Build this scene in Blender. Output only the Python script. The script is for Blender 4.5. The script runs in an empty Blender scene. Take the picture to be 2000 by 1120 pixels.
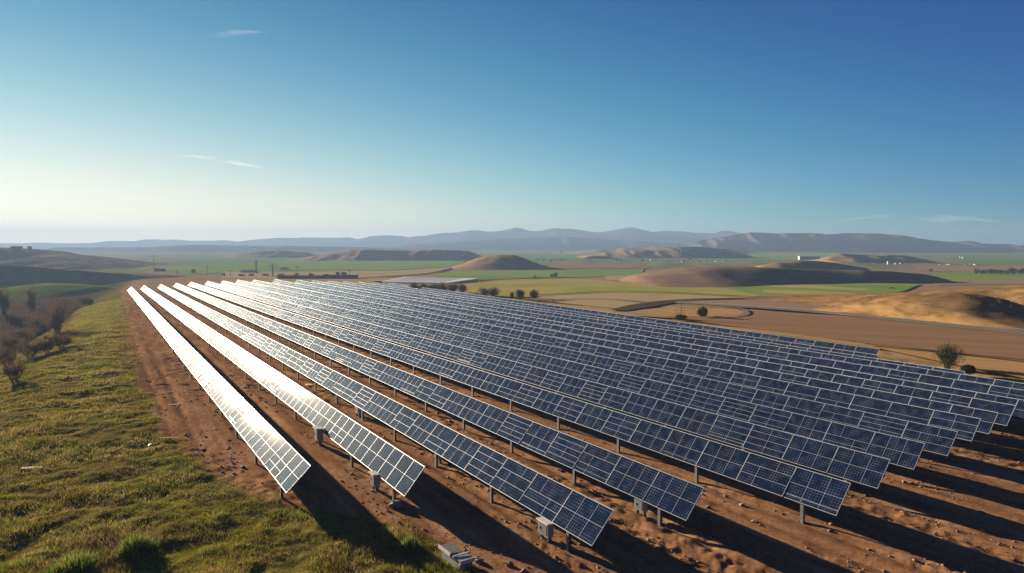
import bpy, bmesh, math, random
import numpy as np
from mathutils import Vector, Matrix

rnd = random.Random(11)
R = math.radians
scene = bpy.context.scene
COL = scene.collection

# ------------------------------------------------------------------ camera, sky, sun, exposure
CAM_Z = 16.0
PITCH = 3.52
cam_data = bpy.data.cameras.new('camera')
cam_data.sensor_width = 36.0
cam_data.lens = 24.0
cam_data.clip_start = 0.5
cam_data.clip_end = 60000.0
cam = bpy.data.objects.new('camera', cam_data)
COL.objects.link(cam)
cam.location = (0, 0, CAM_Z)
cam.rotation_euler = (R(90 - PITCH), 0, 0)
scene.camera = cam

EXPO = 1.95
SUN_AZ, SUN_EL = -42.5, 9.6          # azimuth from +Y towards +X
world = bpy.data.worlds.new('World')
scene.world = world
world.use_nodes = True
wn, wl = world.node_tree.nodes, world.node_tree.links
wn.clear()
sky = wn.new('ShaderNodeTexSky')
sky.sky_type = 'NISHITA'
sky.sun_disc = False
sky.sun_elevation = R(SUN_EL)
sky.sun_rotation = R(SUN_AZ)
sky.altitude = 300
sky.air_density = 1.0
sky.dust_density = 0.3
sky.ozone_density = 5.0
bg = wn.new('ShaderNodeBackground')
bg.inputs['Strength'].default_value = 0.1
wo = wn.new('ShaderNodeOutputWorld')
# grade of the clear sky: deep blue away from the sun and overhead, pale cream towards the sun and the horizon
def wmath(op, a, b=None):
    n = wn.new('ShaderNodeMath'); n.operation = op
    for k, q in enumerate((a, b)):
        if q is None: continue
        if hasattr(q, 'is_output'): wl.new(q, n.inputs[k])
        else: n.inputs[k].default_value = q
    return n.outputs[0]
wtc = wn.new('ShaderNodeTexCoord')
wdot = wn.new('ShaderNodeVectorMath'); wdot.operation = 'DOT_PRODUCT'
wl.new(wtc.outputs['Generated'], wdot.inputs[0])
wdot.inputs[1].default_value = (math.sin(R(SUN_AZ)) * math.cos(R(SUN_EL)), math.cos(R(SUN_AZ)) * math.cos(R(SUN_EL)), math.sin(R(SUN_EL)))
wsep = wn.new('ShaderNodeSeparateXYZ'); wl.new(wtc.outputs['Generated'], wsep.inputs[0])
wz = wmath('MAXIMUM', wsep.outputs[2], 0.0)
wrgb = wn.new('ShaderNodeSeparateColor'); wl.new(sky.outputs[0], wrgb.inputs[0])
wcomb = wn.new('ShaderNodeCombineColor')
SKY_FIT = ((0.2, 4.2, -9.6, -3.68, 0.74), (0.35, 1.68, -4.85, -1.68, 0.28), (0.5, 0.36, -2.1, -1.12, 0.03))
wh = wmath('POWER', math.e, wmath('MULTIPLY', wz, -10.0))
for ch, (g_, ka, kz, kc, kh) in enumerate(SKY_FIT):
    e_ = wmath('ADD', wmath('ADD', wmath('MULTIPLY', wdot.outputs['Value'], ka), wmath('MULTIPLY', wz, kz)), kc)
    e_ = wmath('ADD', e_, wmath('MULTIPLY', wh, kh))
    x_ = wmath('MULTIPLY', wmath('POWER', wrgb.outputs[ch], g_), wmath('POWER', math.e, e_))
    x_ = wmath('DIVIDE', x_, wmath('ADD', wmath('MULTIPLY', x_, 0.35), 1.0))
    wl.new(wmath('MULTIPLY', x_, 10.0 / 2 ** EXPO), wcomb.inputs[ch])
wl.new(wcomb.outputs[0], bg.inputs[0])
wl.new(bg.outputs[0], wo.inputs[0])

sd = bpy.data.lights.new('sun', 'SUN')
sd.energy = 5.0
sd.angle = R(0.5)
sd.color = (1.0, 0.80, 0.56)
sun = bpy.data.objects.new('sun', sd)
COL.objects.link(sun)
sdir = Vector((math.sin(R(SUN_AZ)) * math.cos(R(SUN_EL)), math.cos(R(SUN_AZ)) * math.cos(R(SUN_EL)), math.sin(R(SUN_EL))))
sun.rotation_euler = sdir.to_track_quat('Z', 'Y').to_euler()
sun.location = (-60, 60, 80)

vs = scene.view_settings
vs.view_transform = 'Standard'
vs.look = 'None'
vs.exposure = EXPO
vs.gamma = 1.0
scene.cycles.max_bounces = 6
scene.cycles.volume_bounces = 1
scene.cycles.transparent_max_bounces = 8

# ------------------------------------------------------------------ numpy noise
_rs = np.random.RandomState(5)
_T = _rs.rand(256, 256)

def vnoise(x, y):
    x = np.asarray(x, float); y = np.asarray(y, float)
    xi = np.floor(x).astype(int); yi = np.floor(y).astype(int)
    fx = x - xi; fy = y - yi
    fx = fx * fx * (3 - 2 * fx); fy = fy * fy * (3 - 2 * fy)
    a = _T[xi & 255, yi & 255]; b = _T[(xi + 1) & 255, yi & 255]
    c = _T[xi & 255, (yi + 1) & 255]; d = _T[(xi + 1) & 255, (yi + 1) & 255]
    return (a * (1 - fx) + b * fx) * (1 - fy) + (c * (1 - fx) + d * fx) * fy

def fbm(x, y, o=4, g=0.5):
    s = 0; a = 1; t = 0
    for k in range(o):
        s = s + a * vnoise(x * 2 ** k + 17.3 * k, y * 2 ** k + 9.1 * k); t += a; a *= g
    return s / t

def sst(a, b, x):
    t = np.clip((x - a) / (b - a), 0, 1)
    return t * t * (3 - 2 * t)

# ------------------------------------------------------------------ terrain height and pixel -> ground
F = 2000 * 24 / 36.0
CP, SP = math.cos(R(PITCH)), math.sin(R(PITCH))
E1 = np.array((-60.0, 80.0)); ED = np.array((-99.0, 200.0)); ED /= np.linalg.norm(ED)
EN = np.array((-ED[1], ED[0]))

def edge_dist(x, y):      # >0 on the gully side of the grass slope's crest
    wob = 5 * (fbm(np.asarray(y) * 0.02, np.asarray(y) * 0.0 + 3.3, 3) - 0.5)
    return (x - E1[0]) * EN[0] + (y - E1[1]) * EN[1] + wob

def gz(x, y):
    x = np.asarray(x, float); y = np.asarray(y, float)
    p = -0.0157 * np.clip(y, -60, 2000)
    k = 0.8
    base = k * np.logaddexp(p / k, -9.0 / k)
    d = edge_dist(x, y)
    s = sst(-6, 30, d)
    s = s * sst(4500, 900, y)
    return base * (1 - s) + (-10.5 + 2.0 * (fbm(x * 0.03, y * 0.03, 3) - 0.5)) * s

_ts = np.concatenate([np.linspace(5, 800, 6000), np.geomspace(801, 40000, 3000)])

def ray(px, py):
    dx = (px - 1000) / F; dy = (560 - py) / F
    return np.array((dx, CP + dy * SP, -SP + dy * CP))

def gp(px, py, off=0.0):
    d = ray(px, py)
    ts = _ts[::45]
    for n in range(3):
        x, y, z = d[0] * ts, d[1] * ts, CAM_Z + d[2] * ts
        h = z - gz(x, y) - off
        i = int(np.argmax(h < 0)) or len(ts) - 1
        lo, hi = ts[i - 1], ts[i]
        if n < 2: ts = np.linspace(lo, hi, 30)
    t = lo + (hi - lo) * h[i - 1] / (h[i - 1] - h[i])
    q = d * t
    return Vector((q[0], q[1], float(gz(q[0], q[1])) + off))

def at_dist(px, py, Y):   # the point on the sight line at forward distance Y
    d = ray(px, py); t = Y / d[1]
    return Vector((d[0] * t, Y, CAM_Z + d[2] * t))

# ------------------------------------------------------------------ object helpers
def tag(o, label=None, cat=None, group=None, kind=None):
    if label: o['label'] = label
    if cat: o['category'] = cat
    if group: o['group'] = group
    if kind: o['kind'] = kind
    return o

def link(name, me, parent=None):
    o = bpy.data.objects.new(name, me)
    COL.objects.link(o)
    if parent: o.parent = parent
    return o

def empty(name, loc, rz=0.0):
    o = bpy.data.objects.new(name, None)
    o.empty_display_size = 0.2
    COL.objects.link(o)
    o.location = loc
    o.rotation_euler = (0, 0, rz)
    return o

def copy_tree(o, parent=None):
    c = o.copy(); COL.objects.link(c); c.parent = parent
    for ch in o.children:
        copy_tree(ch, c)
    return c

def np_mesh(name, v, f, mat, smooth=False, midx=None):
    """mesh from vertex array and an (n,3) or (n,4) face array"""
    v = np.asarray(v, np.float32); f = np.asarray(f, np.int32)
    n = f.shape[1]
    me = bpy.data.meshes.new(name)
    me.vertices.add(len(v)); me.vertices.foreach_set('co', v.ravel())
    me.loops.add(f.size); me.loops.foreach_set('vertex_index', f.ravel())
    me.polygons.add(len(f))
    me.polygons.foreach_set('loop_start', np.arange(0, f.size, n, dtype=np.int32))
    me.polygons.foreach_set('loop_total', np.full(len(f), n, np.int32))
    for m in (mat if isinstance(mat, (list, tuple)) else [mat]):
        me.materials.append(m)
    if midx is not None:
        me.polygons.foreach_set('material_index', np.asarray(midx, np.int32))
    me.polygons.foreach_set('use_smooth', np.full(len(f), bool(smooth)))
    me.update(calc_edges=True)
    me.validate()
    return me

def add_color(me, name, rgb):
    a = me.color_attributes.new(name, 'FLOAT_COLOR', 'POINT')
    c = np.ones((len(me.vertices), 4), np.float32); c[:, :3] = rgb
    a.data.foreach_set('color', c.ravel())

class MB:
    """collects simple solids into one mesh"""
    def __init__(s): s.v = []; s.f = []; s.m = []
    def quad(s, a, b, c, d, m=0):
        i = len(s.v); s.v += [tuple(a), tuple(b), tuple(c), tuple(d)]; s.f.append((i, i + 1, i + 2, i + 3)); s.m.append(m)
    def tri(s, a, b, c, m=0):
        i = len(s.v); s.v += [tuple(a), tuple(b), tuple(c)]; s.f.append((i, i + 1, i + 2)); s.m.append(m)
    def hexa(s, p, m=0):      # 8 points: bottom ring 0-3, top ring 4-7
        i = len(s.v); s.v += [tuple(q) for q in p]
        for q in ((3, 2, 1, 0), (4, 5, 6, 7), (0, 1, 5, 4), (1, 2, 6, 5), (2, 3, 7, 6), (3, 0, 4, 7)):
            s.f.append(tuple(i + k for k in q)); s.m.append(m)
    def box(s, x0, x1, y0, y1, z0, z1, m=0):
        s.hexa([(x0, y0, z0), (x1, y0, z0), (x1, y1, z0), (x0, y1, z0), (x0, y0, z1), (x1, y0, z1), (x1, y1, z1), (x0, y1, z1)], m)
    def tube(s, p, q, r0, r1=None, n=6, m=0, cap=True):
        p = Vector(p); q = Vector(q); r1 = r0 if r1 is None else r1
        d = (q - p)
        if d.length < 1e-6: return
        d.normalize()
        u = d.orthogonal().normalized(); w = d.cross(u)
        i = len(s.v)
        for c, r in ((p, r0), (q, r1)):
            for k in range(n):
                a = 2 * math.pi * k / n
                s.v.append(tuple(c + u * (math.cos(a) * r) + w * (math.sin(a) * r)))
        for k in range(n):
            k2 = (k + 1) % n
            s.f.append((i + k, i + k2, i + n + k2, i + n + k)); s.m.append(m)
        if cap:
            s.f.append(tuple(i + n + k for k in range(n))); s.m.append(m)
            s.f.append(tuple(i + n - 1 - k for k in range(n))); s.m.append(m)
    def mesh(s, name, mat, smooth=False):
        me = bpy.data.meshes.new(name)
        me.from_pydata(s.v, [], s.f)
        for m in (mat if isinstance(mat, (list, tuple)) else [mat]): me.materials.append(m)
        me.polygons.foreach_set('material_index', np.asarray(s.m, np.int32))
        if smooth: me.polygons.foreach_set('use_smooth', np.full(len(s.f), True))
        me.update()
        return me
    def build(s, name, mat, parent=None, smooth=False):
        return link(name, s.mesh(name, mat, smooth), parent)

def bevel(o, w=0.02, seg=2):
    b = o.modifiers.new('bevel', 'BEVEL'); b.width = w; b.segments = seg; b.limit_method = 'ANGLE'
    return o

# ------------------------------------------------------------------ materials
def new_mat(name):
    m = bpy.data.materials.new(name); m.use_nodes = True
    nt = m.node_tree; p = nt.nodes['Principled BSDF']
    return m, nt, p

def N(nt, t, **kw):
    n = nt.nodes.new(t)
    for k, v in kw.items():
        if k.startswith('i_'):
            key = k[2:]
            key = int(key) if key.isdigit() else key.replace('_', ' ')
            n.inputs[key].default_value = v
        else:
            setattr(n, k, v)
    return n

def ramp(nt, fac, stops):
    r = nt.nodes.new('ShaderNodeValToRGB')
    el = r.color_ramp.elements
    while len(el) < len(stops): el.new(0.5)
    for e, (p, c) in zip(el, stops):
        e.position = p; e.color = (*c, 1) if len(c) == 3 else c
    nt.links.new(fac, r.inputs[0])
    return r

def mixc(nt, fac, a, b):
    m = nt.nodes.new('ShaderNodeMix'); m.data_type = 'RGBA'
    for sock, v in ((m.inputs[0], fac), (m.inputs[6], a), (m.inputs[7], b)):
        if hasattr(v, 'is_output'): nt.links.new(v, sock)
        elif isinstance(v, (int, float)): sock.default_value = v
        else: sock.default_value = (*v, 1)
    return m.outputs[2]

def noise(nt, vec, scale, detail=4, rough=0.55, out=0):
    n = N(nt, 'ShaderNodeTexNoise'); n.inputs['Scale'].default_value = scale
    n.inputs['Detail'].default_value = detail; n.inputs['Roughness'].default_value = rough
    if vec is not None: nt.links.new(vec, n.inputs['Vector'])
    return n.outputs[out]

def pos(nt, scale=None, rotz=0.0):
    g = nt.nodes.new('ShaderNodeNewGeometry')
    if scale is None: return g.outputs['Position']
    mp = nt.nodes.new('ShaderNodeMapping')
    mp.vector_type = 'POINT'
    r = nt.nodes.new('ShaderNodeVectorRotate'); r.rotation_type = 'Z_AXIS'; r.inputs['Angle'].default_value = rotz
    nt.links.new(g.outputs['Position'], r.inputs['Vector'])
    nt.links.new(r.outputs[0], mp.inputs['Vector'])
    mp.inputs['Scale'].default_value = scale
    return mp.outputs[0]

def simple(name, col, rough=0.6, metal=0.0, var=0.15, vscale=3.0, bump=0.0):
    m, nt, p = new_mat(name)
    p.inputs['Roughness'].default_value = rough; p.inputs['Metallic'].default_value = metal
    t = N(nt, 'ShaderNodeTexCoord')
    n = noise(nt, t.outputs['Object'], vscale, 5)
    lo = tuple(c * (1 - var) for c in col); hi = tuple(min(1, c * (1 + var)) for c in col)
    r = ramp(nt, n, [(0.3, lo), (0.7, hi)])
    nt.links.new(r.outputs[0], p.inputs['Base Color'])
    if bump:
        b = N(nt, 'ShaderNodeBump'); b.inputs['Strength'].default_value = bump; b.inputs['Distance'].default_value = 0.02
        nt.links.new(n, b.inputs['Height']); nt.links.new(b.outputs[0], p.inputs['Normal'])
    return m

M_FRAME = simple('aluminium_frame', (0.36, 0.405, 0.465), 0.5, 0.1, 0.1)
M_STEEL = simple('galvanised_steel', (0.20, 0.21, 0.22), 0.5, 0.55, 0.25)
M_BOX = simple('painted_cabinet', (0.24, 0.26, 0.27), 0.5, 0.0, 0.15)
M_PALE = simple('pale_painted_metal', (0.72, 0.68, 0.58), 0.45, 0.0, 0.1)
M_DARK = simple('dark_sheet', (0.05, 0.055, 0.06), 0.5)
M_ORANGE = simple('orange_board', (0.55, 0.25, 0.05), 0.6)
M_WOOD = simple('weathered_wood', (0.42, 0.36, 0.27), 0.8, 0, 0.3, 6)
M_ROCK = simple('grey_rock', (0.22, 0.19, 0.16), 0.9, 0, 0.35, 4, 0.5)
M_HWALL = simple('house_wall', (0.55, 0.53, 0.49), 0.8)
M_HROOF = simple('house_roof', (0.30, 0.22, 0.18), 0.8)
M_HGREY = simple('shed_roof', (0.80, 0.79, 0.76), 0.5)
M_SHED = simple('brown_shed', (0.13, 0.11, 0.09), 0.8)
M_TRUNK = simple('bark', (0.09, 0.065, 0.045), 0.9)

M_FRAME.node_tree.nodes['Principled BSDF'].inputs['Specular IOR Level'].default_value = 0.12

def mat_glass():
    m, nt, p = new_mat('solar_cells')
    uv = N(nt, 'ShaderNodeUVMap')
    sep = N(nt, 'ShaderNodeSeparateXYZ'); nt.links.new(uv.outputs[0], sep.inputs[0])
    oi = N(nt, 'ShaderNodeObjectInfo')
    def lines(sock, n, w):
        a = N(nt, 'ShaderNodeMath', operation='MULTIPLY'); nt.links.new(sock, a.inputs[0]); a.inputs[1].default_value = n
        b = N(nt, 'ShaderNodeMath', operation='FRACT'); nt.links.new(a.outputs[0], b.inputs[0])
        c = N(nt, 'ShaderNodeMath', operation='PINGPONG'); nt.links.new(b.outputs[0], c.inputs[0]); c.inputs[1].default_value = 0.5
        d = N(nt, 'ShaderNodeMath', operation='LESS_THAN'); nt.links.new(c.outputs[0], d.inputs[0]); d.inputs[1].default_value = w
        return d.outputs[0]
    l1 = lines(sep.outputs[0], 18, 0.05); l2 = lines(sep.outputs[1], 12, 0.055)
    mx = N(nt, 'ShaderNodeMath', operation='MAXIMUM'); nt.links.new(l1, mx.inputs[0]); nt.links.new(l2, mx.inputs[1])
    # patchy visibility of the silver grid, plus small pale flecks
    tc = N(nt, 'ShaderNodeTexCoord')
    off = N(nt, 'ShaderNodeVectorMath', operation='ADD'); nt.links.new(tc.outputs['Object'], off.inputs[0])
    sc = N(nt, 'ShaderNodeVectorMath', operation='SCALE'); sc.inputs[0].default_value = (37, 71, 13); nt.links.new(oi.outputs['Random'], sc.inputs['Scale'])
    nt.links.new(sc.outputs[0], off.inputs[1])
    patch = ramp(nt, noise(nt, off.outputs[0], 1.6, 3), [(0.42, (0.06,) * 3), (0.68, (0.65,) * 3)])
    g = N(nt, 'ShaderNodeMath', operation='MULTIPLY'); nt.links.new(mx.outputs[0], g.inputs[0]); nt.links.new(patch.outputs[0], g.inputs[1])
    fl = ramp(nt, noise(nt, off.outputs[0], 5.5, 2, 0.6), [(0.715, (0, 0, 0)), (0.735, (0.85,) * 3)])
    big = ramp(nt, noise(nt, off.outputs[0], 0.55, 2), [(0.45, (0, 0, 0)), (0.6, (1, 1, 1))])
    flm = N(nt, 'ShaderNodeMath', operation='MULTIPLY'); nt.links.new(fl.outputs[0], flm.inputs[0]); nt.links.new(big.outputs[0], flm.inputs[1])
    fin = N(nt, 'ShaderNodeMath', operation='MAXIMUM'); nt.links.new(g.outputs[0], fin.inputs[0]); nt.links.new(flm.outputs[0], fin.inputs[1])
    cell = ramp(nt, oi.outputs['Random'], [(0.0, (0.004, 0.011, 0.036)), (0.5, (0.005, 0.014, 0.046)), (1.0, (0.0035, 0.010, 0.028))])
    cn = mixc(nt, ramp(nt, noise(nt, off.outputs[0], 0.9, 2), [(0.4, (0, 0, 0)), (0.6, (1, 1, 1))]).outputs[0], cell.outputs[0], (0.006, 0.013, 0.036))
    c = mixc(nt, fin.outputs[0], cn, (0.22, 0.26, 0.33))
    nt.links.new(c, p.inputs['Base Color'])
    p.inputs['Roughness'].default_value = 0.029
    p.inputs['IOR'].default_value = 1.5
    p.inputs['Coat Weight'].default_value = 0.008
    p.inputs['Coat Roughness'].default_value = 0.38
    return m
M_GLASS = mat_glass()

def mat_ground():
    m, nt, p = new_mat('ground_cover')
    P = pos(nt)
    at = N(nt, 'ShaderNodeAttribute'); at.attribute_name = 'cover'
    sp = N(nt, 'ShaderNodeSeparateColor'); nt.links.new(at.outputs['Color'], sp.inputs[0])
    # grass: olive, dry straw and bare spots
    n1 = noise(nt, P, 0.10, 5, 0.6); n2 = noise(nt, P, 0.9, 6, 0.65); n3 = noise(nt, P, 6.0, 4, 0.7)
    grass = ramp(nt, n2, [(0.32, (0.060, 0.054, 0.014)), (0.48, (0.125, 0.108, 0.026)), (0.60, (0.185, 0.150, 0.045)), (0.75, (0.27, 0.20, 0.085))])
    grass2 = ramp(nt, n2, [(0.35, (0.085, 0.098, 0.012)), (0.65, (0.18, 0.18, 0.022))])
    gsel = ramp(nt, n1, [(0.50, (0, 0, 0)), (0.58, (1, 1, 1))])
    gc = mixc(nt, gsel.outputs[0], grass.outputs[0], grass2.outputs[0])
    # reddish earth with paler dust along the rows
    ps = pos(nt, (0.9, 0.10, 0.5), R(-31))
    d1 = noise(nt, ps, 1.0, 5, 0.65); d2 = noise(nt, P, 3.2, 6, 0.7)
    dirt = ramp(nt, d1, [(0.30, (0.170, 0.088, 0.044)), (0.5, (0.285, 0.152, 0.076)), (0.68, (0.40, 0.245, 0.138))])
    dd = ramp(nt, d2, [(0.3, (0.55,) * 3), (0.6, (1.0,) * 3)])
    mul = N(nt, 'ShaderNodeMix'); mul.data_type = 'RGBA'; mul.blend_type = 'MULTIPLY'; mul.inputs[0].default_value = 0.8
    nt.links.new(dirt.outputs[0], mul.inputs[6]); nt.links.new(dd.outputs[0], mul.inputs[7])
    # dry grazed land far off
    pt = pos(nt, (0.25, 0.02, 0.2), R(-75))
    tan = ramp(nt, noise(nt, pt, 0.5, 5, 0.6), [(0.3, (0.20, 0.13, 0.070)), (0.55, (0.30, 0.20, 0.105)), (0.75, (0.36, 0.26, 0.14))])
    # break the grass / earth border up
    b1 = N(nt, 'ShaderNodeMath', operation='ADD'); nt.links.new(sp.outputs[0], b1.inputs[0])
    b2 = N(nt, 'ShaderNodeMath', operation='MULTIPLY_ADD'); nt.links.new(n2, b2.inputs[0]); b2.inputs[1].default_value = 1.1; b2.inputs[2].default_value = -0.55
    nt.links.new(b2.outputs[0], b1.inputs[1])
    gm = ramp(nt, b1.outputs[0], [(0.42, (0, 0, 0)), (0.58, (1, 1, 1))])
    c = mixc(nt, gm.outputs[0], mul.outputs[2], gc)
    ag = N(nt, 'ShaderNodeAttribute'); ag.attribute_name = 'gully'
    scrub_shade = ramp(nt, n2, [(0.35, (0.042, 0.036, 0.020)), (0.6, (0.075, 0.062, 0.034)), (0.75, (0.12, 0.095, 0.05))])  # dark scrub ground, the hills' shade over the gully painted into its colour
    c = mixc(nt, ag.outputs['Fac'], c, scrub_shade.outputs[0])
    c = mixc(nt, sp.outputs[2], c, tan.outputs[0])
    # far valley floor: muted green-grey land
    far = ramp(nt, noise(nt, pos(nt, (0.012, 0.0035, 0.1), R(10)), 1.0, 4), [(0.35, (0.10, 0.13, 0.05)), (0.5, (0.22, 0.19, 0.09)), (0.65, (0.12, 0.15, 0.055))])
    c = mixc(nt, sp.outputs[1], c, far.outputs[0])
    nt.links.new(c, p.inputs['Base Color'])
    p.inputs['Roughness'].default_value = 0.95
    p.inputs['Specular IOR Level'].default_value = 0.0
    bm = N(nt, 'ShaderNodeBump'); bm.inputs['Strength'].default_value = 0.55; bm.inputs['Distance'].default_value = 0.07
    nt.links.new(d2, bm.inputs['Height'])
    nt.links.new(bm.outputs[0], p.inputs['Normal'])
    return m
M_GROUND = mat_ground()

def mat_field(name, c0, c1, ang, sx=0.35, sy=0.012, c2=None):
    m, nt, p = new_mat(name)
    n = noise(nt, pos(nt, (sx, sy, 0.1), R(ang)), 1.0, 4, 0.6)
    n2 = noise(nt, pos(nt), 0.012, 4, 0.6)
    r = ramp(nt, n, [(0.3, c0), (0.7, c1)])
    c = r.outputs[0]
    if c2: c = mixc(nt, ramp(nt, n2, [(0.42, (0, 0, 0)), (0.62, (1, 1, 1))]).outputs[0], c, c2)
    nt.links.new(c, p.inputs['Base Color'])
    p.inputs['Roughness'].default_value = 0.95; p.inputs['Specular IOR Level'].default_value = 0.0
    return m

def mat_hill(name, lo, hi, ang=0, sc=0.05, stripe=8):
    m, nt, p = new_mat(name)
    n = noise(nt, pos(nt, (sc / stripe * 2, sc, sc * 3), R(ang)), 1.0, 6, 0.65)
    n2 = noise(nt, pos(nt, (sc * 1.2, sc * 1.2, sc * 9)), 1.0, 4, 0.7)      # terracettes along the contours
    n3 = noise(nt, pos(nt), sc * 7, 4, 0.7)
    r = ramp(nt, n, [(0.32, lo), (0.68, hi)])
    c = mixc(nt, ramp(nt, n2, [(0.50, (0, 0, 0)), (0.68, (0.75,) * 3)]).outputs[0], r.outputs[0], tuple(0.6 * a for a in lo))
    c = mixc(nt, ramp(nt, n3, [(0.64, (0, 0, 0)), (0.70, (1, 1, 1))]).outputs[0], c, tuple(0.45 * a for a in lo))
    nt.links.new(c, p.inputs['Base Color'])
    p.inputs['Roughness'].default_value = 0.95; p.inputs['Specular IOR Level'].default_value = 0.0
    bm = N(nt, 'ShaderNodeBump'); bm.inputs['Strength'].default_value = 0.35; bm.inputs['Distance'].default_value = 0.03 / sc
    nt.links.new(n2, bm.inputs['Height']); nt.links.new(bm.outputs[0], p.inputs['Normal'])
    return m

def mat_leaf(name, attr=True, cols=None, trans=0.35):
    m, nt, p = new_mat(name)
    nt.nodes.remove(p)
    out = nt.nodes['Material Output']
    d = N(nt, 'ShaderNodeBsdfDiffuse'); t = N(nt, 'ShaderNodeBsdfTranslucent'); mx = N(nt, 'ShaderNodeMixShader'); mx.inputs[0].default_value = trans
    if attr:
        a = N(nt, 'ShaderNodeAttribute'); a.attribute_name = 'tint'; c = a.outputs['Color']
    else:
        c = ramp(nt, noise(nt, pos(nt), 1.4, 4), [(0.35, cols[0]), (0.65, cols[1])]).outputs[0]
    nt.links.new(c, d.inputs[0]); nt.links.new(c, t.inputs[0])
    nt.links.new(d.outputs[0], mx.inputs[1]); nt.links.new(t.outputs[0], mx.inputs[2]); nt.links.new(mx.outputs[0], out.inputs[0])
    return m
M_GRASS = mat_leaf('grass_blades', True, trans=0.45)
M_TWIG = mat_leaf('bare_twigs', False, ((0.085, 0.060, 0.040), (0.18, 0.125, 0.080)), 0.2)
M_THICKET = mat_leaf('pale_twigs', False, ((0.15, 0.115, 0.08), (0.27, 0.21, 0.15)), 0.25)
M_DRY = mat_leaf('dry_grass_blades', False, ((0.15, 0.095, 0.035), (0.33, 0.22, 0.09)), 0.3)
M_LEAF = mat_leaf('dark_foliage', False, ((0.020, 0.034, 0.012), (0.060, 0.072, 0.022)), 0.2)
M_OLIVE = mat_leaf('olive_foliage', False, ((0.050, 0.048, 0.020), (0.12, 0.105, 0.045)), 0.25)

# ------------------------------------------------------------------ panel rows: geometry first (the ground needs their lines)
CH, HL = 2.15, 1.08                    # chord of a panel, height of its lower edge
ROWS = [  # near upper corner px, far upper corner px, tilt
    (607, 910, 256, 560.7, 48), (830, 912, 281, 557.5, 46), (1199, 997, 314, 555.5, 47), (1375, 953, 344, 553, 49),
    (1662, 944, 372, 551, 50), (1739, 898, 405, 549.5, 51), (1807, 866, 435, 548.7, 51), (1871, 843, 464, 547, 51),
    (1916, 818, 495, 547, 51), (1950, 806, 536, 546, 51), (1984, 792, 580, 547, 51), (2080, 795, 610, 548, 51),
    (2100, 778, 640, 549, 51), (2100, 764, 670, 550, 51), (1885, 726, 700, 551, 51), (1717, 694, 730, 552, 51), (1718, 682, 760, 553, 51)]
def flash_tilt(n_, f_):
    """tilt at which this row mirrors the low sun towards the valley viewpoint"""
    d = (f_ - n_).normalized(); best = None
    for k in range(400):
        p = n_ + (f_ - n_) * (k / 400)
        g = (p - Vector((0, 0, CAM_Z))).normalized()
        e = abs((sdir - g).dot(d))
        if best is None or e < best[0]: best = (e, (sdir - g).normalized(), k)
    n = best[1]
    return math.degrees(math.atan2(math.hypot(n.x, n.y), n.z))
ROWGEO = []
for a in ROWS:
    hu = HL + CH * math.sin(R(a[4]))
    n_ = gp(a[0], a[1], hu); f_ = gp(a[2], a[3], hu)
    if len(ROWGEO) < 2:
        a = a[:4] + (flash_tilt(n_, f_),); hu = HL + CH * math.sin(R(a[4]))
        n_ = gp(a[0], a[1], hu); f_ = gp(a[2], a[3], hu)
    ROWGEO.append((n_, f_, a[4], hu))
ROW_DIR = (ROWGEO[2][1] - ROWGEO[2][0]); ROW_DIR.z = 0; ROW_DIR.normalize()
ROW_RIGHT = Vector((ROW_DIR.y, -ROW_DIR.x, 0))

# ------------------------------------------------------------------ ground sheet
V0 = ROWGEO[0][0].copy(); V0.z = 0
def uv_of(x, y):          # distance right of / along the first row, measured from its near end
    dx, dy = x - V0.x, y - V0.y
    return dx * ROW_RIGHT.x + dy * ROW_RIGHT.y, dx * ROW_DIR.x + dy * ROW_DIR.y
_b = []
for q in ((238, 577), (246, 640), (268, 740), (330, 850), (420, 935), (520, 985), (640, 1000), (760, 1020), (845, 1060), (900, 1110), (960, 1160)):
    g = gp(*q); _b.append(uv_of(g.x, g.y))
_b.sort(key=lambda t: t[1])
_bu = np.array([t[0] for t in _b]); _bv = np.array([t[1] for t in _b])
U_LAST = uv_of(ROWGEO[-1][0].x, ROWGEO[-1][0].y)[0]

def grass_mask(x, y):
    u, v = uv_of(x, y)
    ub = np.interp(v, _bv, _bu) + 2.2 * (fbm(x * 0.25, y * 0.25, 3) - 0.5)
    return sst(1.6, -1.6, u - ub)

def rough(x, y, g, r):
    """small relief of the bare earth and the turf"""
    u, v = uv_of(x, y)
    patch = sst(0.42, 0.62, fbm(u * 0.35 + 2, v * 0.06, 3))
    e = 0.34 * (fbm(u * 0.55, v * 0.035 + 4, 3) - 0.5) + (0.05 + 0.17 * patch) * (fbm(x * 1.1, y * 1.1, 3) - 0.5) + (0.02 + 0.16 * patch) * (fbm(x * 2.6 + 9, y * 2.6, 3) - 0.5)
    e = e - 0.17 * np.exp(-((np.mod(u + 2.2, 7.3) - 3.2) / 0.35) ** 2) - 0.17 * np.exp(-((np.mod(u + 2.2, 7.3) - 5.0) / 0.35) ** 2)
    t = 0.5 * (fbm(x * 0.22, y * 0.22, 3) - 0.5) + 0.34 * (fbm(x * 0.8, y * 0.8 + 5, 3) - 0.5)
    return (e * (1 - g) + t * g) * sst(260, 90, r)

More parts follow.
